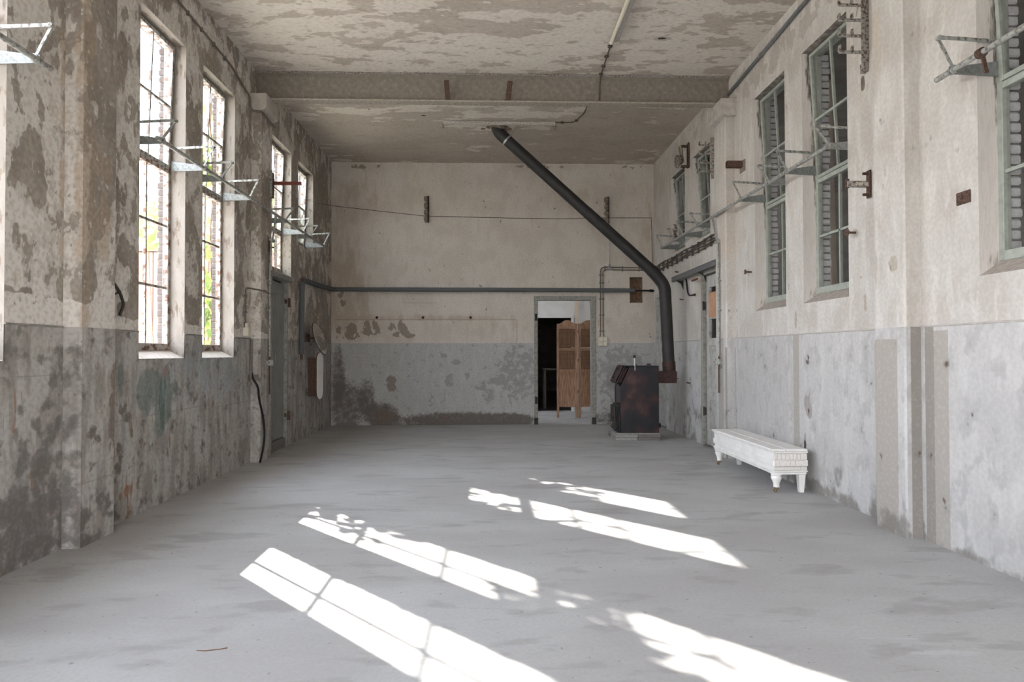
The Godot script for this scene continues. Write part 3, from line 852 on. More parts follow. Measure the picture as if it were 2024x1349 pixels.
func back_panel(dd: float, s: float, x0: float, x1: float, v0: float, v1: float, holes: Array, tv0 := 0.0, tv1 := 1.0) -> MB:
	# faces the camera when s > 0
	var b := MB.new()
	for c in cells(x0, x1, v0, v1, holes):
		var q := [v3(c[0], c[2], dd), v3(c[1], c[2], dd), v3(c[1], c[3], dd), v3(c[0], c[3], dd)]
		var t := [[c[0], c[2]], [c[1], c[2]], [c[1], c[3]], [c[0], c[3]]]
		if s < 0: q.reverse(); t.reverse()
		var uv := []
		for k in t: uv.append(Vector2((k[0] - XL) / (XR - XL), 1.0 - (k[1] - tv0) / (tv1 - tv0)))
		b.quad(q[0], q[1], q[2], q[3], uv)
	return b

func pilaster(parent: Node3D, side: float, d0: float, d1: float, up: Material, low: Material) -> void:
	var xw := XL if side < 0 else XR
	var xf := xw - side * PIL
	for k in 2:
		var b := MB.new()
		var y0 := 0.0 if k == 0 else DADO
		var y1 := DADO if k == 0 else 4.03
		var inset := 0.0 if k == 0 else 0.004
		var yt := DADO if k == 0 else HC
		var tv := func(y: float) -> float: return 1.0 - (y - y0) / (yt - y0)
		var tu := func(d: float) -> float: return (d - 2.6) / 9.25
		var c := 0.012
		var fx := xf + side * inset
		# outline in plan, near to far: wall, front corner (rounded), front, corner, wall
		var pl := [[xw, d0, d0 - PIL], [fx + side * c, d0, d0 - c], [fx, d0 + c, d0 + c], [fx, d1 - c, d1 - c], [fx + side * c, d1, d1 + c], [xw, d1, d1 + PIL]]
		for i in 5:
			var p: Array = pl[i]
			var q: Array = pl[i + 1]
			var uv := [Vector2(tu.call(p[2]), tv.call(y0)), Vector2(tu.call(q[2]), tv.call(y0)), Vector2(tu.call(q[2]), tv.call(y1)), Vector2(tu.call(p[2]), tv.call(y1))]
			var pt := [v3(p[0], y0, p[1]), v3(q[0], y0, q[1]), v3(q[0], y1, q[1]), v3(p[0], y1, p[1])]
			if side > 0: uv.reverse(); pt.reverse()
			b.quad(pt[0], pt[1], pt[2], pt[3], uv)
		wpart("pilaster_base" if k == 0 else "pilaster", b, low if k == 0 else up, parent)

func capital(parent: Node3D, side: float, d0: float, d1: float, m: Material) -> void:
	# block under the beam: its lower edge curves in to the pilaster
	var xw := XL if side < 0 else XR
	var prof := []
	for q in [[0.0, 4.212], [0.2, 4.212], [0.205, 4.205], [0.205, 4.072], [0.2, 4.05], [0.186, 4.032], [0.16, 4.02], [0.125, 4.015], [0.0, 4.015]]: prof.append(Vector2(q[0], q[1]))
	var b := MB.new()
	b.prism(prof, v3(xw + side * 0.02, 0, d0), Vector3(-side, 0, 0), Vector3.UP, v3(0, 0, d1 - d0))
	wpart("capital", b, m, parent)

func opening(parent: Node3D, side: float, w: Array, rev: float, rise: float, jamb: Material, sill: Material, soot = null) -> void:
	# plastered reveal from the wall face out to the frame, then straight through to the outside
	var xw := XL if side < 0 else XR
	var xg := xw + side * rev
	var xo := XLO if side < 0 else XRO
	var y0: float = w[2]
	var y1: float = w[3]
	var b := MB.new()
	var so := MB.new()
	for e in [0, 1]:
		var d: float = w[e]
		var pt := [v3(xw, y0, d), v3(xg, y0 + rise, d), v3(xg, y1, d), v3(xw, y1, d)]
		var uv := [Vector2(0.02, 1), Vector2(0.25, 0.97), Vector2(0.25, 0), Vector2(0.02, 0)]
		if side > 0: uv = [Vector2(0.02, 1), Vector2(0.98, 0.97), Vector2(0.98, 0), Vector2(0.02, 0)]
		else:
			for k in 4: uv[k] += Vector2(fmod(d * 3.7 + e * 0.3, 1.0), fmod(d * 1.3, 1.0))
		var flip: bool = (e == 1) == (side < 0)
		if flip: pt.reverse(); uv.reverse()
		b.quad(pt[0], pt[1], pt[2], pt[3], uv)
		var p2 := [v3(xg, y0, d), v3(xo, y0, d), v3(xo, y1, d), v3(xg, y1, d)]
		if flip: p2.reverse()
		so.quad(p2[0], p2[1], p2[2], p2[3])
	var head := [v3(xw, y1, w[0]), v3(xg, y1, w[0]), v3(xg, y1, w[1]), v3(xw, y1, w[1])]
	if side > 0: head.reverse()
	var hb := MB.new()
	hb.quad(head[0], head[1], head[2], head[3], [Vector2(0.1, 0.2), Vector2(0.3, 0.2), Vector2(0.3, 0.5), Vector2(0.1, 0.5)])
	var h2 := [v3(xg, y1, w[0]), v3(xo, y1, w[0]), v3(xo, y1, w[1]), v3(xg, y1, w[1])]
	if side > 0: h2.reverse()
	so.quad(h2[0], h2[1], h2[2], h2[3])
	wpart("reveal", b, jamb, parent)
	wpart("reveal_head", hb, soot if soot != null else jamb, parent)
	var sb := MB.new()
	var sl := [v3(xw, y0, w[1]), v3(xg, y0 + rise, w[1]), v3(xg, y0 + rise, w[0]), v3(xw, y0, w[0])]
	if side > 0: sl.reverse()
	sb.quad(sl[0], sl[1], sl[2], sl[3])
	wpart("window_sill", sb, sill, parent)
	var s2 := [v3(xg, y0 + rise, w[1]), v3(xo, y0 + rise - 0.05, w[1]), v3(xo, y0 + rise - 0.05, w[0]), v3(xg, y0 + rise, w[0])]
	if side > 0: s2.reverse()
	so.quad(s2[0], s2[1], s2[2], s2[3])
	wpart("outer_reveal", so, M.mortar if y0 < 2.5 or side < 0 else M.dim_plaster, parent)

# uneven bricks lining the far jamb, outside the glass
func brick_jamb(parent: Node3D, side: float, w: Array, rev: float, rise: float, m: Array, course: float, sd: int) -> void:
	var rng := RandomNumberGenerator.new()
	rng.seed = sd
	var xw := XL if side < 0 else XR
	var xi := xw + side * (rev + 0.03)
	var xo := XLO if side < 0 else XRO
	var vars := []
	for k in 4:
		var b := MB.new()
		b.bevel_box(Vector3.ZERO, Vector3(absf(xo - xi) + [0.0, 0.012, 0.004, 0.018][k], course - 0.012, 0.05), [0.006, 0.009, 0.012, 0.008][k])
		vars.append(b.mesh(m[k % m.size()]))
	var y: float = w[2] + rise + course * 0.5
	var i := 0
	while y < w[3]:
		var tr := Transform3D(Basis(Vector3.UP, rng.randf_range(-0.03, 0.03)), v3((xi + xo) * 0.5 + side * rng.randf_range(-0.002, 0.006), y + rng.randf_range(-0.002, 0.002), w[1] + 0.012 + rng.randf_range(-0.004, 0.004)))
		piece("brick", vars[rng.randi() % 4], tr, parent)
		y += course
		i += 1

func shell() -> void:
	# floor, running on through the doorway
	var fl := setting("floor", "grey trowelled concrete floor with faint smears and patches of sunlight")
	var b := MB.new()
	b.quad(v3(XL - 0.02, 0, 2.3), v3(XR + 0.02, 0, 2.3), v3(XR + 0.02, 0, DB), v3(XL - 0.02, 0, DB), [Vector2(0, 1), Vector2(1, 1), Vector2(1, 0), Vector2(0, 0)])
	wpart("slab", b, M.floor, fl)
	b = MB.new()
	b.box(v3(0.1, -0.1, (DF + 2.3) * 0.5 - 0.1), Vector3(6.4, 0.2, 2.3 - DF + 0.2))
	b.box(v3(0.1, -0.11, (2.3 + DB) * 0.5), Vector3(6.4, 0.2, DB - 2.3))
	b.box(v3(0.1, -0.1, (DB + 14.7) * 0.5), Vector3(6.4, 0.2, 14.7 - DB))
	wpart("slab", b, M.concrete, fl)
	# ceiling
	var ce := setting("ceiling", "flat concrete ceiling with flaking whitewash")
	b = MB.new()
	b.quad(v3(XL - 0.02, HC, DB), v3(XR + 0.02, HC, DB), v3(XR + 0.02, HC, 4.6), v3(XL - 0.02, HC, 4.6), [Vector2(0, 0), Vector2(1, 0), Vector2(1, 1), Vector2(0, 1)])
	wpart("ceiling_face", b, M.ceiling, ce)
	b = MB.new()
	b.box(v3(0.1, HC + 0.11, (4.6 + DB) * 0.5), Vector3(6.4, 0.2, DB - 4.6 + 0.5))
	b.box(v3(0.1, HC + 0.1, (DF + 4.6) * 0.5 - 0.1), Vector3(6.4, 0.2, 4.6 - DF + 0.2))
	wpart("ceiling_slab", b, M.plaster, ce)
	# left wall
	var wl := setting("wall_left", "left wall with peeling brown and grey plaster above a grey dado")
	var holes := WL.duplicate()
	holes.append_array(WREAR)
	var dl := [DOOR_L]
	wpart("upper_plaster", side_panel(XL, 1, 2.6, DB, DADO, HC, holes + dl, 2.6, DB, DADO, HC), M.left_upper, wl)
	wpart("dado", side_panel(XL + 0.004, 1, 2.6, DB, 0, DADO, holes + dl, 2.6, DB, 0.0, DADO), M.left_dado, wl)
	wpart("rear_plaster", side_panel(XL, 1, DF, 2.6, 0, HC, holes), M.plaster, wl)
	wpart("outer_face", side_panel(XLO, -1, DF - 0.2, DB + 0.2, -0.2, HC + 0.2, holes + dl), M.brick, wl)
	pilaster(wl, -1, 4.45, 4.86, M.left_upper, M.left_dado)
	pilaster(wl, -1, 7.88, 8.26, M.left_upper, M.left_dado)
	capital(wl, -1, 7.83, 8.28, M.plaster)
	capital(wl, -1, 4.42, 4.89, M.plaster)
	for w in WL + WREAR: opening(wl, -1, w, 0.135, 0.068, M.reveal, M.sill)
	brick_jamb(wl, -1, WL[1], 0.135, 0.05, [M.brick], 0.0635, 5)
	brick_jamb(wl, -1, WL[2], 0.135, 0.05, [M.brick], 0.0635, 6)
	brick_jamb(wl, -1, WL[3], 0.135, 0.05, [M.brick], 0.0635, 7)
	# right wall
	var wr := setting("wall_right", "right wall with off-white plaster above a pale grey dado")
	var dr := [DOOR_R, DOOR_R2]
	wpart("upper_plaster", side_panel(XR, -1, 2.6, DB, DADO, HC, WR + dr, 2.6, DB, DADO, HC), M.right_upper, wr)
	wpart("dado", side_panel(XR - 0.004, -1, 2.6, DB, 0, DADO, WR + dr, 2.6, DB, 0.0, DADO), M.right_dado, wr)
	wpart("rear_plaster", side_panel(XR, -1, DF, 2.6, 0, HC, []), M.plaster, wr)
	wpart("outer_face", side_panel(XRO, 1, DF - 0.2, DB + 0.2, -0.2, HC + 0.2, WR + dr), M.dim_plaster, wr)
	pilaster(wr, 1, 4.47, 4.83, M.right_upper, M.right_dado)
	pilaster(wr, 1, 7.91, 8.28, M.right_upper, M.right_dado)
	capital(wr, 1, 7.83, 8.28, M.reveal_right)
	capital(wr, 1, 4.44, 4.86, M.reveal_right)
	for w in WR: opening(wr, 1, w, 0.125, 0.085, M.jamb_right, M.sill_right, M.reveal_soot)
	for k in 3: brick_jamb(wr, 1, WR[k], 0.125, 0.085, [M.white_brick], 0.0635, 11 + k)
	# back wall
	var wb := setting("wall_back", "back wall with dirty cream plaster above a mottled grey dado")
	var hb := [[0.80, 1.82, 0.0, 2.19], [2.465, 2.672, 2.123, 2.557]]
	wpart("upper_plaster", back_panel(DB, 1, XL, XR, DADO, HC, hb, DADO, HC), M.back_upper, wb)
	wpart("dado", back_panel(DB - 0.004, 1, XL, XR, 0, DADO, hb, 0.0, DADO), M.back_dado, wb)
	wpart("rear_face", back_panel(DB + 0.22, -1, XLO, XRO, -0.2, HC + 0.2, hb), M.white_wall, wb)
	b = MB.new()
	for q in [[0.80, 2.19, 0.0, 2.19]]:
		b.box(v3(0.79, 1.1, DB + 0.11), Vector3(0.02, 2.2, 0.216))
		b.box(v3(1.83, 1.1, DB + 0.11), Vector3(0.02, 2.2, 0.216))
		b.box(v3(1.31, 2.2, DB + 0.11), Vector3(1.06, 0.02, 0.216))
	wpart("door_reveal", b, M.plaster, wb)
	# small hole in the plaster with a brown board set back in it
	b = MB.new()
	b.box(v3(2.5685, 2.34, DB + 0.10), Vector3(0.21, 0.44, 0.02))
	wpart("niche_board", b, M.board_brown, wb, "brown board behind the hole in the wall")
	b = MB.new()
	b.box(v3(2.46, 2.34, DB + 0.06), Vector3(0.01, 0.45, 0.12)); b.box(v3(2.677, 2.34, DB + 0.06), Vector3(0.01, 0.45, 0.12))
	b.box(v3(2.5685, 2.118, DB + 0.06), Vector3(0.22, 0.01, 0.12)); b.box(v3(2.5685, 2.562, DB + 0.06), Vector3(0.22, 0.01, 0.12))
	wpart("niche_side", b, M.wood_dull, wb)
	# wall behind the camera, its unseen gateway added and sized for fill light
	var wf := setting("wall_front", "plastered wall at the near end of the hall with a wide gateway added for fill light")
	b = MB.new()
	for c in cells(-3.1, 3.3, -0.2, HC + 0.2, [[-1.3, 1.5, 0.0, 2.7]]):
		b.box(v3((c[0] + c[1]) * 0.5, (c[2] + c[3]) * 0.5, DF - 0.1), Vector3(c[1] - c[0], c[3] - c[2], 0.2))
	wpart("plaster", b, M.plaster, wf)
	# thin lip along the top of the dado
	var k := 1
	for tr in [[-1.0, [[2.76, 3.12], [3.92, 4.45], [4.86, 5.39], [6.19, 6.56], [7.37, 7.88], [8.26, 8.55], [9.24, 11.85]]], [1.0, [[2.6, 4.47], [4.83, 7.91], [8.28, 8.36], [9.06, 10.93], [11.62, 11.85]]]]:
		var s: float = tr[0]
		var t := setting("trim_%d" % k, "thin ledge along the top of the dado on the %s wall" % ("left" if s < 0 else "right"))
		k += 1
		for g in tr[1]:
			b = MB.new()
			b.bevel_box(v3((XL if s < 0 else XR) - s * 0.004, DADO, (g[0] + g[1]) * 0.5), Vector3(0.014, 0.012, g[1] - g[0]), 0.004)
			wpart("ledge", b, M.frame_grey if s < 0 else M.reveal_right, t)
	far_room()
	side_room()

func far_room() -> void:
	# bright store room beyond the back door
	var w := setting("wall_far", "white wall of the room beyond the back door with a dark doorway")
	wpart("plaster", back_panel(14.5, 1, XL, XR + 0.1, 0, 3.4, [[1.0, 1.75, 0.0, 1.99]]), M.white_wall, w)
	var b := MB.new()
	b.box(v3(1.375, 2.025, 14.48), Vector3(0.79, 0.075, 0.06)); b.box(v3(1.77, 1.0, 14.48), Vector3(0.05, 2.0, 0.06))
	wpart("door_lining", b, M.white_wall, w)
	b = MB.new()
	b.bar(v3(1.86, 0.0, 14.46), v3(1.86, 3.3, 14.46), 0.045, 0.03, Vector3.BACK)
	wpart("wooden_batten", b, M.post, w, "raw timber batten")
	b = MB.new()
	b.box(v3(1.4, 1.6, 22.5), Vector3(5.2, 3.4, 0.1)); b.box(v3(-1.15, 1.6, 18.6), Vector3(0.1, 3.4, 7.9)); b.box(v3(3.95, 1.6, 18.6), Vector3(0.1, 3.4, 7.9))
	b.box(v3(1.4, 3.3, 18.6), Vector3(5.2, 0.1, 7.9)); b.box(v3(1.4, -0.06, 18.6), Vector3(5.2, 0.1, 7.9))
	for c in cells(-1.2, 4.0, 0.0, 3.35, [[1.0, 1.75, 0.0, 1.99]]): b.box(v3((c[0] + c[1]) * 0.5, (c[2] + c[3]) * 0.5, 14.62), Vector3(c[1] - c[0], c[3] - c[2], 0.1))
	wpart("long_store", b, M.store_wall, w, "unlit store behind the doorway")
	var s := setting("wall_far_left", "side walls and ceiling of the room beyond the back door")
	b = MB.new()
	for c in cells(12.0, 14.7, 0.0, 3.4, [[12.6, 14.4, 1.7, 3.3]]):
		b.box(v3(XL - 0.1, (c[2] + c[3]) * 0.5, (c[0] + c[1]) * 0.5), Vector3(0.2, c[3] - c[2], c[1] - c[0]))
	b.box(v3(XR + 0.2, 1.7, 13.3), Vector3(0.2, 3.4, 2.8))
	b.box(v3(0.1, 3.5, 13.4), Vector3(6.4, 0.2, 3.0))
	wpart("plaster", b, M.white_wall, s)

func side_room() -> void:
	# unlit workshop on the other side of the right-hand windows
	var s := setting("wall_workshop", "dim walls of the workshop behind the right-hand windows")
	var b := MB.new()
	b.box(v3(9.6, 2.3, 6.0), Vector3(0.1, 5.0, 17.0)); b.box(v3(6.4, 2.3, 14.4), Vector3(6.5, 5.0, 0.1)); b.box(v3(6.4, 2.3, -2.4), Vector3(6.5, 5.0, 0.1))
	b.box(v3(6.4, 4.75, 6.0), Vector3(6.5, 0.1, 17.0)); b.box(v3(6.4, -0.15, 6.0), Vector3(6.5, 0.1, 17.0))
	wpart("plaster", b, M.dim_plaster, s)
	b = MB.new()
	for k in 5: b.bevel_box(v3(9.5, 0.5 + 0.85 * k, 6.0), Vector3(0.1, 0.06, 16.0), 0.01)
	wpart("wall_rail", b, M.board_brown, s)

# ---------------------------------------------------------------- windows
# steel frame with two columns of panes; the part above y = tip hangs in a casement whose head leans into the room
func make_window(num: int, label: String, side: float, w: Array, rev: float, rise: float, ys: Array, tip: float, lean: float, paint_low: Material, paint_up: Material, pane_m: Material) -> void:
	var xg := (XL if side < 0 else XR) + side * (rev + 0.02)
	var dc: float = (w[0] + w[1]) * 0.5
	var yb: float = ys[0]
	var win := setting("window_%d" % num, label)
	win.position = v3(xg, yb, dc)
	var hw: float = (w[1] - w[0]) * 0.5 + 0.004
	var yt: float = w[3] + 0.004
	var at := func(y: float, u: float, s := 0.0) -> Vector3: return Vector3(side * s, y - yb, -u)
	var fw := 0.042
	# fixed frame
	var b := MB.new()
	b.bevel_box(at.call((yb + yt) * 0.5, -hw + fw * 0.5), Vector3(0.05, yt - yb, fw), 0.004)
	b.bevel_box(at.call((yb + yt) * 0.5, hw - fw * 0.5), Vector3(0.05, yt - yb, fw), 0.004)
	b.bevel_box(at.call(yt - fw * 0.5, 0.0), Vector3(0.05, fw, 2 * hw - 2 * fw), 0.004)
	b.bevel_box(at.call(yb + 0.03, 0.0), Vector3(0.054, 0.06, 2 * hw - 2 * fw), 0.004)
	if tip > yb + 0.1:
		b.bevel_box(at.call(tip - 0.022, 0.0), Vector3(0.052, 0.04, 2 * hw - 2 * fw), 0.004)
	part("frame", b, paint_low, win)
	var gw := hw - fw
	var cas: Node3D = null
	# lower fixed lights
	var low := []
	var upp := []
	for y in ys:
		if y < tip - 0.01: low.append(y)
		elif y > tip + 0.01: upp.append(y)
	if low.size() > 0:
		low.append(tip)
		b = MB.new()
		b.box(at.call((yb + tip) * 0.5, 0.0), Vector3(0.024, tip - yb, 0.02))
		part("glazing_bar", b, paint_low, win)
		for i in range(1, low.size() - 1):
			b = MB.new()
			b.box(at.call(low[i], 0.0), Vector3(0.024, 0.021, 2 * gw))
			part("glazing_bar", b, paint_low, win)
		for i in low.size() - 1:
			for c in [-0.5, 0.5]:
				b = MB.new()
				b.box(at.call((low[i] + low[i + 1]) * 0.5, c * gw), Vector3(0.004, low[i + 1] - low[i] - 0.01, gw - 0.012))
				part("pane", b, pane_m, win)
	# tilting casement, hinged along its foot
	cas = Node3D.new()
	cas.name = "casement"
	win.add_child(cas)
	var y0 := tip if low.size() > 0 else yb + 0.06
	cas.position = at.call(y0 + 0.004, 0.0, -0.012)
	cas.rotation.z = side * asin(lean / (yt - y0))
	var ch := yt - y0 - 0.03
	var cg := gw + 0.012
	var fr := MB.new()
	for c in [-1.0, 1.0]: fr.bevel_box(Vector3(0, ch * 0.5, c * (cg - 0.014)), Vector3(0.034, ch, 0.028), 0.003)
	for y in [0.014, ch - 0.014]: fr.bevel_box(Vector3(0, y, 0), Vector3(0.034, 0.03, 2 * cg - 0.056), 0.003)
	part("casement_frame", fr, paint_up, cas)
	b = MB.new()
	b.box(Vector3(0, ch * 0.5, 0), Vector3(0.022, ch - 0.03, 0.019))
	part("glazing_bar", b, paint_up, cas)
	var cut := [0.02]
	for y in upp: if y - y0 < ch - 0.1: cut.append(y - y0)
	cut.append(ch - 0.02)
	for i in range(1, cut.size() - 1):
		b = MB.new()
		b.box(Vector3(0, cut[i], 0), Vector3(0.024, 0.021, 2 * cg - 0.05))
		part("glazing_bar", b, paint_up, cas)
	for i in cut.size() - 1:
		for c in [-0.5, 0.5]:
			b = MB.new()
			b.box(Vector3(0, (cut[i] + cut[i + 1]) * 0.5, c * (cg - 0.026)), Vector3(0.004, cut[i + 1] - cut[i] - 0.008, cg - 0.04))
			part("pane", b, pane_m, cas)

func windows() -> void:
	var rows := [1.268, 1.82, 2.37, 2.885, 3.43]
	var names := ["near left window beside the picture's left edge", "tall left window with rusty bars and boards outside, nearer the camera", "tall left window with green vine leaves outside", "left window above the grey steel door", "farthest left window, above the round mirror"]
	for k in 5:
		var r: Array = rows if k < 3 else ([2.33, 2.885, 3.43] if k == 3 else [2.86, 3.43])
		make_window(k + 1, names[k], -1, WL[k], 0.135, 0.068, r, 2.885 if k < 4 else 2.87, 0.04, M.window_rust, M.window_white, M.glass)
	var rn := ["near right window at the picture's right edge", "right window with a pale timber post behind the glass", "right window between the pier and the wall corbel", "high right window beside the hooked iron rack", "farthest high right window under the pulley"]
	for k in 5:
		var r: Array = [1.775, 2.30, 2.83, 3.36] if k < 3 else [2.885, 3.38]
		make_window(k + 6, rn[k], 1, WR[k], 0.125, 0.085, r, 2.83 if k < 3 else 2.886, 0.065, M.window_green, M.window_green, M.glass_dusty)
	for k in 3:
		make_window(k + 11, ["window beside the camera in the left wall", "left window farthest behind the camera", "left window just behind the camera"][k], -1, WREAR[k], 0.135, 0.068, rows, 2.885, 0.04, M.window_rust, M.window_white, M.glass)

# ---------------------------------------------------------------- outside the left windows
func outside() -> void:
	var g := setting("ground", "pale paved yard around the hall")
	var b := MB.new()
	b.box(v3(-23.2, -0.25, 12.0), Vector3(40.0, 0.1, 70.0)); b.box(v3(6.8, -0.25, -13.0), Vector3(20.0, 0.1, 20.0))
	wpart("paving", b, M.yard, g)
	# neighbouring shed with tall boarded doors, square to the hall
	var sh := thing("yard_shed", "pinkish boarded shed with a pale eave seen through the nearer tall window", "shed", v3(-6.6, -0.1, 15.0))
	b = MB.new()
	b.box(v3(-6.6, 2.3, 16.6), Vector3(5.6, 4.8, 3.0))
	wpart("wall", b, M.pale_render, sh)
	b = MB.new()
	b.box(v3(-6.6, 4.78, 16.5), Vector3(6.2, 0.22, 3.8)); b.box(v3(-6.6, 4.62, 14.7), Vector3(6.1, 0.08, 0.3))
	wpart("eave", b, M.pale_render, sh)
	b = MB.new()
	b.box(v3(-6.6, 3.52, 15.04), Vector3(4.9, 0.12, 0.1))
	wpart("lintel", b, M.shed_board, sh)
	var bd := MB.new()
	bd.bevel_box(Vector3.ZERO, Vector3(0.158, 3.5, 0.05), 0.012)
	var bm := bd.mesh(M.shed_board)
	for k in 28: piece("board", bm, Transform3D(Basis(), v3(-8.9 + k * 0.17, 1.7, 15.05 + 0.006 * (k % 3)) - sh.position), sh)
	# low bush in front of it
	var leaf := leaf_meshes()
	var bush := thing("garden_bush", "tall thin green bush in the yard in front of the boarded shed", "bush", v3(-6.3, -0.1, 13.2))
	var rng := RandomNumberGenerator.new()
	rng.seed = 77
	b = MB.new()
	for k in 5: b.tube([v3(-6.3, -0.1, 13.2), v3(-6.3 + rng.randf_range(-0.25, 0.25), 2.9 + rng.randf() * 0.9, 13.2 + rng.randf_range(-0.3, 0.3))], 0.012, 5)
	wpart("stem", b, M.board_brown, bush)
	for k in 110:
		var a := rng.randf() * TAU
		var r := sqrt(rng.randf()) * 0.45
		var y := rng.randf_range(3.3, 4.2)
		piece("leaf", leaf[rng.randi() % 9], Transform3D(Basis.from_euler(Vector3(rng.randf_range(-1, 1), rng.randf() * TAU, rng.randf_range(-1, 1))) * Basis.from_scale(Vector3.ONE * rng.randf_range(1.0, 1.7)), v3(r * cos(a), y, r * sin(a))), bush)
	# vines climbing the outer wall beside the windows
	vine("climbing vine with large green leaves outside the second tall left window", [7.62, 7.72], [[7.22, 7.6, 1.25, 2.0, 46], [7.14, 7.5, 1.85, 2.15, 12], [7.4, 7.8, 2.0, 2.42, 20], [6.86, 7.28, 2.86, 3.10, 18], [6.88, 7.66, 3.10, 3.42, 84], [7.56, 7.86, 1.25, 4.1, 88], [6.82, 7.08, 3.3, 3.66, 9]], 1.25, 4.2, 31)
	vine("climbing vine outside the left window over the steel door", [8.5, 9.7], [[8.68, 9.62, 2.36, 3.02, 36], [8.58, 8.84, 3.0, 3.74, 22]], 2.2, 3.9, 32, 1.15)
	vine("climbing vine outside the farthest left window", [10.85, 9.9], [[10.0, 11.1, 2.7, 3.46, 225], [10.0, 10.3, 3.4, 3.6, 12], [10.6, 11.1, 3.4, 3.74, 14]], 2.4, 4.0, 33, 1.2)

func leaf_meshes() -> Array:
	var out := []
	for k in 3:
		for v in 3:
			# five-lobed leaf folded along its midrib, tip down
			var b := MB.new()
			var w: float = [1.0, 0.88, 1.1][v]
			var rim := [[0.0, 0.035], [0.035, 0.055], [0.058, 0.03], [0.05, 0.008], [0.06, -0.02], [0.036, -0.03], [0.026, -0.052], [0.0, -0.085]]
			var fold: float = [0.25, 0.4, 0.15][v]
			for s in [-1.0, 1.0]:
				for i in rim.size() - 1:
					var p := Vector3(s * rim[i][0] * w, rim[i][1], rim[i][0] * fold)
					var q := Vector3(s * rim[i + 1][0] * w, rim[i + 1][1], rim[i + 1][0] * fold)
					if s > 0: b.tri(Vector3.ZERO, q, p)
					else: b.tri(Vector3.ZERO, p, q)
			out.append(b.mesh(M["leaf%d" % k]))
	return out

func vine(label: String, feet: Array, regions: Array, y0: float, y1: float, sd: int, big := 1.0) -> void:
	var rng := RandomNumberGenerator.new()
	rng.seed = sd
	var t := thing("climbing_vine", label, "vine", v3(-3.06, -0.1, feet[0]), "vines on the outer wall")
	for f in feet:
		var b := MB.new()
		var pts := []
		for k in 12: pts.append(v3(-3.04 - rng.randf() * 0.03, -0.1 + (y1 + 0.1) * k / 11.0, f + rng.randf_range(-0.05, 0.05)))
		b.tube(pts, 0.009, 6)
		wpart("stem", b, M.board_brown, t)
	var lm := leaf_meshes()
	for r in regions:
		for k in int(r[4]):
			var at := v3(rng.randf_range(-3.17, -3.03), rng.randf_range(r[2], r[3]), rng.randf_range(r[0], r[1]))
			# blades hang tip down and face out to the light
			var bas := Basis.from_euler(Vector3(rng.randf_range(-0.6, 0.3), -PI * 0.5 + rng.randf_range(-0.9, 0.9), rng.randf_range(-0.5, 0.5))) * Basis.from_scale(Vector3.ONE * rng.randf_range(0.62, 1.05) * big)
			piece("leaf", lm[rng.randi() % 9], Transform3D(bas, at - t.position), t)

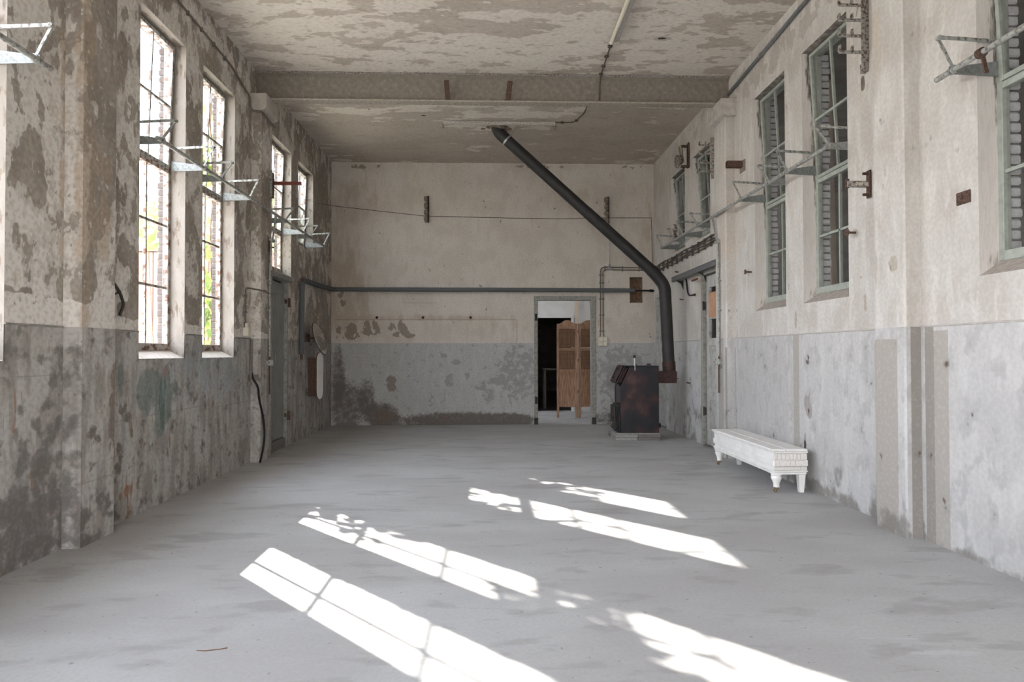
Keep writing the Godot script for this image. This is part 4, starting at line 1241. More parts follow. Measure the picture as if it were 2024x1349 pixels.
# ---------------------------------------------------------------- doors
func doors() -> void:
	# 1: open doorway in the back wall
	var d := setting("door_1", "open doorway in the back wall with a grey wooden frame")
	d.position = v3(1.31, 0, DB)
	var b := MB.new()
	b.bevel_box(v3(0.812, 1.095, DB + 0.04), Vector3(0.064, 2.19, 0.13), 0.006); wpart("jamb", b, M.frame_grey, d)
	b = MB.new(); b.bevel_box(v3(1.815, 1.095, DB + 0.04), Vector3(0.084, 2.19, 0.13), 0.006); wpart("jamb", b, M.frame_grey, d)
	b = MB.new(); b.bevel_box(v3(1.32, 2.192, DB + 0.039), Vector3(1.088, 0.07, 0.134), 0.006); wpart("head", b, M.frame_grey, d)
	for y in [1.86, 0.42]:
		b = MB.new(); b.bevel_box(v3(0.812, y, DB - 0.034), Vector3(0.04, 0.12, 0.018), 0.004)
		b.tube([v3(0.822, y - 0.06, DB - 0.046), v3(0.822, y + 0.06, DB - 0.046)], 0.009, 8)
		wpart("hinge", b, M.black, d)
	for x in [0.812, 1.815]:
		b = MB.new(); b.bevel_box(v3(x, 0.06, DB - 0.032), Vector3(0.07, 0.12, 0.012), 0.003); wpart("kick_plate", b, M.dark_metal, d)
	# 2: steel door under the left window
	d = setting("door_2", "grey sheet steel door in the left wall behind the pilaster")
	d.position = v3(XL - 0.04, 0, 8.9)
	b = MB.new(); b.bevel_box(v3(XL - 0.045, 1.15, 8.895), Vector3(0.04, 2.04, 0.66), 0.004); wpart("leaf", b, M.door_steel, d)
	for k in 6:
		b = MB.new(); b.bevel_box(v3(XL - 0.024, 1.15, 8.60 + k * 0.118), Vector3(0.006, 1.9, 0.105), 0.003); wpart("plank", b, M.door_steel, d)
	for y in [2.08, 0.26]:
		b = MB.new(); b.bevel_box(v3(XL - 0.022, y, 8.895), Vector3(0.012, 0.13, 0.64), 0.003); wpart("rail", b, M.door_steel, d)
	b = MB.new(); b.bevel_box(v3(XL - 0.02, 1.1, 9.225), Vector3(0.09, 2.2, 0.034), 0.004); b.bevel_box(v3(XL - 0.02, 1.1, 8.566), Vector3(0.09, 2.2, 0.034), 0.004); wpart("frame", b, M.frame_grey, d)
	b = MB.new(); b.bevel_box(v3(XL - 0.01, 2.235, 8.93), Vector3(0.16, 0.075, 0.78), 0.012); wpart("lintel", b, M.frame_grey, d)
	b = MB.new(); b.bevel_box(v3(XL - 0.05, 0.06, 8.895), Vector3(0.12, 0.12, 0.7), 0.01); wpart("threshold", b, M.slab_dark, d)
	for y in [1.93, 0.42]:
		b = MB.new(); b.tube([v3(XL + 0.035, y - 0.07, 9.25), v3(XL + 0.035, y + 0.05, 9.25)], 0.022, 10); b.bevel_box(v3(XL + 0.012, y, 9.21), Vector3(0.02, 0.05, 0.1), 0.004)
		wpart("hinge", b, M.rust, d)
	b = MB.new(); b.box(v3(XLO + 0.02, 1.1, 8.9), Vector3(0.03, 2.3, 0.8)); wpart("outer_boarding", b, M.board_brown, d)
	# 3: panelled door in the right wall
	d = setting("door_3", "grey panelled door with a brown paper sheet in the right wall")
	d.position = v3(XR + 0.04, 0, 8.72)
	panel_door(d, 8.39, 9.03, 2.26)
	b = MB.new(); b.bevel_box(v3(XR + 0.012, 1.865, 8.74), Vector3(0.006, 0.33, 0.36), 0.001); wpart("paper_sheet", b, M.kraft, d, "brown paper sheet taped over the upper glass")
	b = MB.new(); b.bevel_box(v3(XR + 0.01, 2.31, 8.72), Vector3(0.1, 0.08, 0.82), 0.006); b.bevel_box(v3(XR + 0.01, 1.14, 9.075), Vector3(0.1, 2.28, 0.05), 0.006); wpart("frame", b, M.frame_grey, d)
	for y in [1.87, 0.46]:
		b = MB.new(); b.tube([v3(XR - 0.02, y - 0.06, 9.05), v3(XR - 0.02, y + 0.06, 9.05)], 0.012, 8); b.bevel_box(v3(XR - 0.006, y, 9.05), Vector3(0.02, 0.1, 0.06), 0.003); wpart("hinge", b, M.dark_metal, d)
	# 4: second panelled door beyond the stove
	d = setting("door_4", "pale grey panelled door in the far right corner behind the stovepipe")
	d.position = v3(XR + 0.04, 0, 11.28)
	panel_door(d, 10.96, 11.59, 2.17)
	b = MB.new(); b.bevel_box(v3(XR + 0.012, 2.2, 11.275), Vector3(0.09, 0.06, 0.74), 0.006); b.bevel_box(v3(XR + 0.012, 1.1, 11.61), Vector3(0.09, 2.2, 0.04), 0.006); b.bevel_box(v3(XR + 0.012, 1.1, 10.94), Vector3(0.09, 2.2, 0.04), 0.006); wpart("frame", b, M.door_paint, d)
	for y in [1.8, 0.9]:
		b = MB.new(); b.tube([v3(XR - 0.02, y - 0.05, 11.61), v3(XR - 0.02, y + 0.05, 11.61)], 0.01, 8); wpart("hinge", b, M.rust, d)

func panel_door(d: Node3D, d0: float, d1: float, top: float) -> void:
	# stiles and rails with two sunk panels below and two lights of glass above
	var x := XR + 0.035
	var dc := (d0 + d1) * 0.5
	for e in [d0 + 0.055, d1 - 0.055]:
		var b := MB.new(); b.bevel_box(v3(x, top * 0.5 + 0.01, e), Vector3(0.04, top - 0.02, 0.11), 0.004); wpart("stile", b, M.door_paint, d)
	for r in [[0.02, 0.24], [0.62, 0.72], [1.33, 1.43], [1.68, 1.71], [top - 0.16, top]]:
		var b := MB.new(); b.bevel_box(v3(x, (r[0] + r[1]) * 0.5, dc), Vector3(0.038, r[1] - r[0], d1 - d0 - 0.22), 0.004); wpart("rail", b, M.door_paint, d)
	for r in [[0.24, 0.62], [0.72, 1.33]]:
		var b := MB.new(); b.bevel_box(v3(x + 0.008, (r[0] + r[1]) * 0.5, dc), Vector3(0.016, r[1] - r[0], d1 - d0 - 0.22), 0.002)
		b.bevel_box(v3(x - 0.004, (r[0] + r[1]) * 0.5, dc), Vector3(0.014, r[1] - r[0] - 0.1, d1 - d0 - 0.32), 0.006); wpart("panel", b, M.door_paint, d)
	for r in [[1.43, 1.68], [1.71, top - 0.16]]:
		var b := MB.new(); b.box(v3(x + 0.006, (r[0] + r[1]) * 0.5, dc), Vector3(0.004, r[1] - r[0], d1 - d0 - 0.22)); wpart("pane", b, M.glass_dusty, d)
	var bk := MB.new(); bk.box(v3(XRO - 0.02, top * 0.5, dc), Vector3(0.02, top + 0.1, d1 - d0 + 0.1)); wpart("backing", bk, M.dim_plaster, d)

# ---------------------------------------------------------------- beam, window openers, pipes, cables
func clip_pts(a: Vector3, b: Vector3, step: float) -> Array:
	var out := []
	var l := a.distance_to(b)
	var k := maxi(1, int(l / step))
	for i in k: out.append(a.lerp(b, (i + 0.5) / k))
	return out

func bend(pts: Array, r: float, n := 6) -> Array:
	# rounds the inner corners of a path
	var out := [pts[0]]
	for i in range(1, pts.size() - 1):
		var p: Vector3 = pts[i]
		var a: Vector3 = p + (pts[i - 1] - p).normalized() * minf(r, p.distance_to(pts[i - 1]) * 0.45)
		var c: Vector3 = p + (pts[i + 1] - p).normalized() * minf(r, p.distance_to(pts[i + 1]) * 0.45)
		for k in n + 1:
			var t := float(k) / n
			out.append(a.lerp(p, t).lerp(p.lerp(c, t), t))
	out.append(pts[-1])
	return out

func fittings() -> void:
	beam()
	opener(-1, "grey window opener shaft with V-shaped arms along the left wall beyond the near pilaster", [[5.40, 0], [6.18, 1], [6.57, 0], [7.36, 1], [8.64, 0], [9.45, 1], [9.81, 0], [10.61, 1]], 5.32, 10.7, true)
	opener(-1, "short end of a window opener shaft at the picture's left edge", [[3.13, 0], [3.91, 1]], 2.0, 4.05, false)
	opener(1, "grey window opener shaft with V-shaped arms along the right wall beyond the near pilaster", [[5.39, 0], [6.16, 1], [6.55, 0], [7.30, 1], [8.82, 0], [9.53, 1], [9.96, 0], [10.68, 1]], 5.36, 10.74, true)
	opener(1, "short end of a window opener shaft at the picture's right edge, with a rusty collar", [[3.13, 0], [3.91, 1]], 2.0, 4.06, false)
	pipes()
	lamps()

func beam() -> void:
	var t := thing("steel_beam", "painted steel I-beam across the ceiling resting on two corbels", "beam", v3(0.08, 4.212, 8.09))
	var x0 := XL - 0.02
	var x1 := XR + 0.02
	var b := MB.new(); b.bevel_box(v3((x0 + x1) * 0.5, 4.381, 8.09), Vector3(x1 - x0, 0.302, 0.014), 0.002); wpart("web", b, M.beam, t)
	for y in [4.222, 4.54]:
		b = MB.new(); b.bevel_box(v3((x0 + x1) * 0.5, y, 8.09), Vector3(x1 - x0, 0.02, 0.14), 0.006); wpart("flange", b, M.beam_flange if y < 4.4 else M.rust_paint, t)
	for y in [4.24, 4.522]:
		# the fillets where web and flange meet
		b = MB.new()
		b.prism([Vector2(-0.045, 0), Vector2(0.045, 0), Vector2(0.007, 0.02 if y < 4.4 else -0.02), Vector2(-0.007, 0.02 if y < 4.4 else -0.02)], v3(x0, y - (0.008 if y < 4.4 else -0.008), 8.09), Vector3(0, 0, 1), Vector3.UP, Vector3(x1 - x0, 0, 0))
		wpart("fillet", b, M.beam, t)
	for x in [-0.484, 0.225]:
		b = MB.new()
		var c := 0.0235
		var lean := 0.012 if x < 0 else -0.024
		var p := v3(x, 4.236, 8.045)
		var q := v3(x - lean, 4.42, 7.93)
		# short rusty box section, open at the top
		var ax := (q - p).normalized()
		var rx := Vector3.RIGHT
		rx = (rx - ax * rx.dot(ax)).normalized()
		var rz := rx.cross(ax)
		for e in [[rx, c], [rx, -c], [rz, c], [rz, -c]]:
			b.box((p + q) * 0.5 + e[0] * e[1], Vector3(0.005 if e[0] == rx else 0.052, (q - p).length(), 0.005 if e[0] == rz else 0.052), Basis(rx, ax, rz))
		wpart("box_bracket", b, M.rust, t, "short rusty square tube on the beam")

func opener(side: float, label: String, jambs: Array, d0: float, d1: float, control: bool) -> void:
	var xs := -2.555 if side < 0 else 2.735
	var xw := XL if side < 0 else XR
	var xf := xw + side * 0.12
	var y := 2.905
	var t := thing("window_opener", label, "window opener", v3(xs, y, (d0 + d1) * 0.5))
	var b := MB.new()
	b.tube([v3(xs, y, d0), v3(xs, y, d1)], 0.0165, 12)
	wpart("shaft", b, M.opener, t)
	for j in jambs:
		var d: float = j[0]
		# tapered bracket plate
		b = MB.new()
		var w := absf(xf - xs)
		b.prism([Vector2(-0.025, -0.024), Vector2(-0.025, 0.022), Vector2(0.03, 0.024), Vector2(w, 0.055), Vector2(w, -0.035)], v3(xs, y, d - 0.003), Vector3(side, 0, 0), Vector3.UP, v3(0, 0, 0.006))
		var pl := wpart("bracket_plate", b, M.opener_grey, t)
		b = MB.new()
		b.tube([v3(xs, y, d - 0.02), v3(xs, y, d + 0.02)], 0.024, 12)
		b.tube([v3(xs, y, d - 0.012), v3(xs, y, d - 0.004)], 0.012, 6)
		wpart("collar", b, M.opener, t)
		# arm up to the knuckle, then the push bar back to the casement
		var kx := xs - side * (0.108 if j[1] == 0 else 0.088)
		var ky := y + (0.158 if j[1] == 0 else 0.188)
		b = MB.new()
		b.bar(v3(xs, y + 0.012, d), v3(kx, ky, d), 0.017, 0.008, Vector3.BACK)
		wpart("arm", b, M.opener, t)
		b = MB.new()
		b.bar(v3(kx, ky, d - 0.012), v3(xf + side * 0.03, ky - 0.022, d - 0.012), 0.021, 0.008, Vector3.BACK)
		b.tube([v3(kx, ky, d - 0.02), v3(kx, ky, d + 0.01)], 0.013, 10)
		wpart("push_bar", b, M.opener, t)
	if side > 0 and not control:
		b = MB.new()
		b.tube([v3(xs, y, 3.66), v3(xs, y, 3.70)], 0.027, 12)
		b.bar(v3(xs + 0.01, y - 0.02, 3.68), v3(xs + 0.03, y - 0.11, 3.68), 0.022, 0.01, Vector3.BACK)
		wpart("rusty_collar", b, M.rust, t, "rusty clamp")
	if control:
		var dx := 8.13 if side < 0 else 8.10
		var xp := xw - side * (PIL + 0.022)
		b = MB.new()
		b.bar(v3(xs, y, 8.26), v3(xs + side * 0.02, 2.58, dx + 0.06), 0.02, 0.012, Vector3.BACK)
		b.tube([v3(xs + side * 0.015, 2.58, dx - 0.02), v3(xs + side * 0.015, 2.58, dx + 0.08)], 0.022, 10)
		wpart("lever", b, M.opener, t)
		b = MB.new()
		b.tube([v3(xs + side * 0.012, 2.56, dx), v3(xp, 2.3, dx), v3(xp, 1.2, dx)], 0.012, 10)
		wpart("control_rod", b, M.opener, t)
		b = MB.new()
		b.tube([v3(xp, 1.25, dx + 0.004), v3(xp, 0.76, dx + 0.004)], 0.009, 8)
		wpart("screw_spindle", b, M.rust, t)
		b = MB.new()
		b.bevel_box(v3(xw - side * (PIL + 0.006), 1.13, dx - 0.01), Vector3(0.012, 0.16, 0.09), 0.003)
		wpart("back_plate", b, M.rust_paint, t)
		b = MB.new()
		b.tube([v3(xp - side * 0.012, 1.095, dx), v3(xp - side * 0.012, 1.165, dx)], 0.034, 14)
		b.bevel_box(v3(xp, 1.13, dx), Vector3(0.05, 0.05, 0.1), 0.01)
		wpart("gear_box", b, M.opener, t)
		b = MB.new()
		b.tube([v3(xp - side * 0.02, 1.13, dx + 0.05), v3(xp - side * 0.02, 1.13, dx + 0.16), v3(xp - side * 0.02, 1.26, dx + 0.16)] if side < 0 else [v3(xp - side * 0.03, 1.13, dx), v3(xp - side * 0.06, 1.13, dx)], 0.009, 8)
		wpart("crank_handle", b, M.rust_paint, t)
		for yy in [2.1, 1.75]:
			b = MB.new(); b.bevel_box(v3(xp + side * 0.01, yy, dx - 0.01), Vector3(0.03, 0.014, 0.08), 0.003); wpart("rod_clip", b, M.opener, t)

func pipes() -> void:
	var b := MB.new()
	# foam-covered pipe along the back wall and round the left corner
	var t := thing("insulated_pipe", "grey foam-covered pipe along the back wall and left corner", "pipe", v3(-0.07, 2.33, 11.79))
	b.tube(bend([v3(-2.665, 2.335, 11.775), v3(0.0, 2.335, 11.78), v3(2.53, 2.325, 11.78)], 0.1), 0.036, 14); wpart("long_sleeve", b, M.foam, t)
	b = MB.new(); b.tube([v3(-2.665, 2.335, 11.78), v3(-2.66, 2.30, 10.6), v3(-2.66, 2.295, 9.84)], 0.036, 14); wpart("corner_sleeve", b, M.foam, t)
	b = MB.new(); b.tube([v3(-2.66, 2.25, 9.8), v3(-2.66, 1.23, 9.78)], 0.037, 14); wpart("drop_sleeve", b, M.foam, t)
	b = MB.new(); b.tube(bend([v3(-2.66, 2.296, 9.9), v3(-2.66, 2.296, 9.795), v3(-2.66, 2.2, 9.795)], 0.05), 0.02, 10); b.tube([v3(-2.66, 1.24, 9.78), v3(-2.66, 1.15, 9.78)], 0.019, 10); wpart("rusty_pipe", b, M.rust, t, "bare rusty pipe end")
	b = MB.new(); b.tube([v3(2.5, 2.325, 11.78), v3(2.87, 2.32, 11.78)], 0.014, 10); b.tube([v3(2.79, 2.32, 11.78), v3(2.85, 2.32, 11.78)], 0.024, 10); wpart("bare_pipe", b, M.black, t, "bare black pipe end")
	for x in [-0.62, 0.6]:
		b = MB.new(); b.tube([v3(x, 2.334, 11.78), v3(x + 0.004, 2.334, 11.78)], 0.0375, 14); wpart("sleeve_joint", b, M.dark_metal, t)
	# paired conduits on the back wall
	t = thing("conduit_pair", "pair of brown conduits down the back wall to a switch block", "conduit", v3(1.96, 1.5, 11.83))
	for k in 2:
		var x: float = [1.94, 1.984][k]
		var y: float = [2.738, 2.692][k]
		b = MB.new(); b.tube(bend([v3(x + (0.02 if k == 0 else -0.02) * 0.0 + (-0.012 if k == 0 else 0.02), 1.5, 11.838), v3(x, 1.6, 11.838), v3(x, y, 11.838), v3(2.88, y - 0.01, 11.838)], 0.09 if k == 0 else 0.06), 0.0095, 8); wpart("conduit", b, M.conduit, t)
	for q in [[1.962, 1.62], [1.962, 1.9], [1.962, 2.18], [1.962, 2.46], [1.962, 2.60]]:
		b = MB.new(); b.bevel_box(v3(q[0], q[1], 11.839), Vector3(0.095, 0.018, 0.022), 0.003); wpart("clip", b, M.conduit, t)
	for x in [2.02, 2.33, 2.62]:
		b = MB.new(); b.bevel_box(v3(x, 2.71, 11.839), Vector3(0.018, 0.095, 0.022), 0.003); wpart("clip", b, M.conduit, t)
	t = thing("switch_block", "ivory block of four light switches on the back wall beside the doorway", "light switch", v3(1.976, 1.36, 11.82))
	b = MB.new(); b.bevel_box(v3(1.976, 1.44, 11.828), Vector3(0.156, 0.165, 0.04), 0.006); wpart("base", b, M.ivory, t)
	for q in [[-0.038, 0.04], [0.038, 0.04], [-0.038, -0.04], [0.038, -0.04]]:
		b = MB.new(); b.bevel_box(v3(1.976 + q[0], 1.44 + q[1], 11.802), Vector3(0.07, 0.074, 0.022), 0.006); wpart("rocker" if q[1] < 0 else "socket", b, M.ivory, t)
	# bundle on the right wall
	t = thing("conduit_bundle", "bundle of brown conduits with clips along the right wall above the door rail", "conduit", v3(2.87, 2.68, 10.0))
	for k in 4:
		b = MB.new()
		var pts := []
		for i in 15: pts.append(v3(2.868 - 0.004 * (k % 2), 2.645 + 0.034 * k + 0.012 * sin(i * 1.3 + k * 2.0) * (0.4 + 0.05 * i) - 0.0018 * i, 8.3 + i * 0.25))
		b.tube(pts, 0.0095, 8); wpart("conduit", b, M.conduit_dark, t)
	for i in 13:
		b = MB.new(); b.bevel_box(v3(2.872, 2.695 - 0.003 * i, 8.45 + i * 0.27), Vector3(0.03, 0.15, 0.02), 0.003); wpart("clip", b, M.conduit_dark, t)
	# left wall: run below the ceiling, and the drop to a socket
	t = thing("conduit_run", "thin brown conduit with clips high along the left wall to the corbel", "conduit", v3(-2.70, 4.28, 6.6))
	b = MB.new(); b.tube(bend([v3(-2.705, 4.36, 4.87), v3(-2.705, 4.27, 7.2), v3(-2.705, 4.15, 7.78), v3(-2.70, 4.0, 7.8), v3(-2.585, 3.995, 7.83), v3(-2.585, 3.97, 8.3)], 0.05), 0.0095, 8); wpart("conduit", b, M.conduit, t)
	for p in clip_pts(v3(-2.71, 4.36, 4.9), v3(-2.71, 4.27, 7.2), 0.28):
		b = MB.new(); b.bevel_box(p, Vector3(0.03, 0.04, 0.022), 0.003); wpart("clip", b, M.conduit, t)
	t = thing("socket_drop", "ivory wall socket with a rising conduit on the left wall before the far pilaster", "socket", v3(-2.70, 1.43, 7.67))
	b = MB.new(); b.bevel_box(v3(-2.69, 1.48, 7.67), Vector3(0.06, 0.1, 0.085), 0.008); wpart("socket_box", b, M.ivory, t)
	b = MB.new(); b.bevel_box(v3(-2.69, 1.55, 7.67), Vector3(0.03, 0.05, 0.03), 0.005); wpart("cable_gland", b, M.ivory, t)
	b = MB.new(); b.tube(bend([v3(-2.70, 1.56, 7.67), v3(-2.70, 1.96, 7.66), v3(-2.70, 1.975, 7.75), v3(-2.592, 1.96, 7.9), v3(-2.592, 1.945, 8.24)], 0.05), 0.009, 8); wpart("conduit", b, M.conduit, t)
	for q in [[-2.70, 1.7, 7.66], [-2.70, 1.88, 7.66], [-2.594, 1.96, 7.98], [-2.594, 1.95, 8.16]]:
		b = MB.new(); b.bevel_box(v3(q[0], q[1], q[2]), Vector3(0.026, 0.022, 0.05), 0.003); wpart("clip", b, M.conduit, t)
	# black cable down the far left pilaster
	t = thing("black_cable", "loose black cable hanging down the far left pilaster to the floor", "cable", v3(-2.6, 0.0, 7.85))
	b = MB.new(); b.tube(bend([v3(-2.70, 1.40, 7.85), v3(-2.70, 0.98, 7.84), v3(-2.62, 0.86, 7.86), v3(-2.598, 0.74, 7.80), v3(-2.588, 0.52, 7.93), v3(-2.585, 0.33, 7.97), v3(-2.585, 0.18, 7.95), v3(-2.58, 0.012, 7.80)], 0.12), 0.0125, 8); wpart("cable", b, M.black, t)
	b = MB.new(); b.tube([v3(-2.70, 1.40, 7.85), v3(-2.70, 0.96, 7.84)], 0.016, 8); wpart("sheath", b, M.conduit, t)
	# plastic conduit under the ceiling on the right
	t = thing("plastic_conduit", "smooth grey conduit high along the right wall ending at the beam", "conduit", v3(2.86, 4.38, 6.9))
	b = MB.new(); b.tube([v3(2.862, 4.46, 4.9), v3(2.862, 4.335, 8.02)], 0.02, 12); wpart("tube", b, M.galv, t)
	b = MB.new(); b.tube([v3(2.862, 4.374, 7.03), v3(2.862, 4.372, 7.06)], 0.025, 12); wpart("saddle", b, M.rust_paint, t)
	# wire along the back wall
	t = thing("slack_wire", "thin dark wire strung along the upper back wall", "wire", v3(0.0, 3.6, 11.8))
	var pts := [v3(-2.715, 3.612, 10.85), v3(-2.66, 3.78, 11.83), v3(-1.9, 3.70, 11.835), v3(-1.1, 3.615, 11.835), v3(0.3, 3.59, 11.835), v3(1.2, 3.58, 11.835), v3(2.0, 3.60, 11.835), v3(2.84, 3.605, 11.835), v3(2.85, 3.1, 11.835), v3(2.86, 2.75, 11.835)]
	b = MB.new(); b.tube(pts, 0.0045, 6); wpart("wire", b, M.wire, t)
	# overhead rail of the sliding door
	t = thing("door_rail", "galvanised sliding door rail on brackets along the right wall", "rail", v3(2.79, 2.34, 9.3))
	b = MB.new(); b.bevel_box(v3(2.785, 2.348, 9.25), Vector3(0.045, 0.075, 2.0), 0.004); wpart("channel", b, M.galv, t)
	b = MB.new(); b.bevel_box(v3(2.82, 2.345, 8.2), Vector3(0.07, 0.065, 0.13), 0.004); wpart("end_stop", b, M.dark_metal, t)
	for dd in [8.98, 10.05]:
		b = MB.new(); b.prism([Vector2(0, 0), Vector2(0.10, 0), Vector2(0.10, -0.13), Vector2(0.07, -0.05)], v3(2.785, 2.31, dd - 0.01), Vector3.RIGHT, Vector3.UP, v3(0, 0, 0.02)); wpart("bracket", b, M.dark_metal, t)
	b = MB.new(); b.tube([v3(2.8, 2.235, 9.1), v3(2.8, 2.235, 9.32)], 0.016, 8); wpart("wooden_grip", b, M.iron_red, t, "short reddish grip under the rail")
	t = thing("curved_pipe", "short bent black pipe on the right wall below the door rail", "pipe", v3(2.87, 2.05, 9.7))
	b = MB.new(); b.tube(bend([v3(2.868, 2.31, 9.84), v3(2.868, 2.06, 9.76), v3(2.868, 2.05, 9.46)], 0.12), 0.011, 8); wpart("pipe", b, M.black, t)
	b = MB.new(); b.tube([v3(2.868, 2.05, 9.47), v3(2.868, 2.05, 9.43)], 0.019, 8); wpart("nut", b, M.rust, t)

func lamps() -> void:
	# empty fluorescent battens on the ceiling
	var t := thing("batten_lamp", "rusty empty fluorescent batten on the ceiling where the stovepipe goes through", "lamp fitting", v3(0.145, 4.55, 9.7))
	var b := MB.new(); b.bevel_box(v3(0.145, 4.525, 9.70), Vector3(1.61, 0.045, 0.05), 0.005); wpart("channel", b, M.enamel_bare, t)
	for x in [-0.655, 0.945]:
		b = MB.new(); b.bevel_box(v3(x, 4.49, 9.71), Vector3(0.025, 0.09, 0.05), 0.006); wpart("lamp_holder", b, M.rust_paint, t)
	t = thing("tube_lamp", "old fluorescent tube fitting hanging on the ceiling before the beam", "lamp fitting", v3(1.3, 4.55, 6.4))
	b = MB.new(); b.bevel_box(v3(1.325, 4.515, 6.4), Vector3(0.05, 0.06, 1.28), 0.006); wpart("channel", b, M.enamel, t)
	b = MB.new(); b.tube([v3(1.276, 4.475, 5.77), v3(1.276, 4.475, 7.03)], 0.021, 14); wpart("tube", b, M.ivory, t)
	for dd in [5.77, 7.035]:
		b = MB.new(); b.bevel_box(v3(1.312, 4.485, dd), Vector3(0.13, 0.045, 0.025), 0.012); wpart("lamp_holder", b, M.enamel, t)
	t = thing("ceiling_cable", "dark clipped cable across the ceiling joining the two lamp fittings", "cable", v3(1.2, 4.54, 8.4))
	b = MB.new(); b.tube(bend([v3(1.30, 4.535, 7.05), v3(1.325, 4.535, 8.0), v3(1.325, 4.48, 8.072), v3(1.32, 4.26, 8.072)], 0.03), 0.008, 8); wpart("cable", b, M.conduit_dark, t)
	b = MB.new(); b.tube(bend([v3(1.32, 4.50, 8.11), v3(1.32, 4.54, 8.2), v3(1.31, 4.54, 9.3), v3(1.22, 4.54, 9.69), v3(0.95, 4.54, 9.70)], 0.1), 0.008, 8); wpart("cable", b, M.conduit_dark, t)
	for q in [[1.302, 7.25], [1.308, 7.5], [1.315, 7.75], [1.322, 7.98], [1.317, 8.6], [1.312, 9.0], [1.24, 9.6], [1.05, 9.69]]:
		b = MB.new(); b.bevel_box(v3(q[0], 4.537, q[1]), Vector3(0.045, 0.026, 0.035), 0.004); wpart("clip", b, M.conduit_dark, t)

# ---------------------------------------------------------------- stove, bench, screen
func furniture() -> void:
	plinth()
	stove()
	stovepipe()
	bench()
	screen()
	far_table()

func plinth() -> void:
	var t := thing("stove_plinth", "low plinth of grey paving bricks under the stove", "plinth", v3(2.1, 0, 9.9))
	var rng := RandomNumberGenerator.new()
	rng.seed = 9
	var br := MB.new(); br.bevel_box(Vector3.ZERO, Vector3(0.316, 0.038, 0.192), 0.005)
	var ms := [br.mesh(M.slab_dark), br.mesh(M.slab)]
	for c in 2:
		for i in 2:
			for k in 3:
				piece("brick", ms[0 if rng.randf() < 0.75 else 1], Transform3D(Basis(Vector3.UP, rng.randf_range(-0.008, 0.008)), v3(1.937 + i * 0.322 + 0.004 * c, 0.0205 + c * 0.0405, 9.70 + k * 0.198) - t.position), t)
	var sl := MB.new(); sl.bevel_box(Vector3.ZERO, Vector3(0.208, 0.018, 0.29), 0.004)
	var sm := sl.mesh(M.slab)
	for i in 3:
		for k in 2: piece("slab", sm, Transform3D(Basis(Vector3.UP, rng.randf_range(-0.012, 0.012)), v3(1.885 + i * 0.214, 0.0925, 9.745 + k * 0.298) - t.position), t)

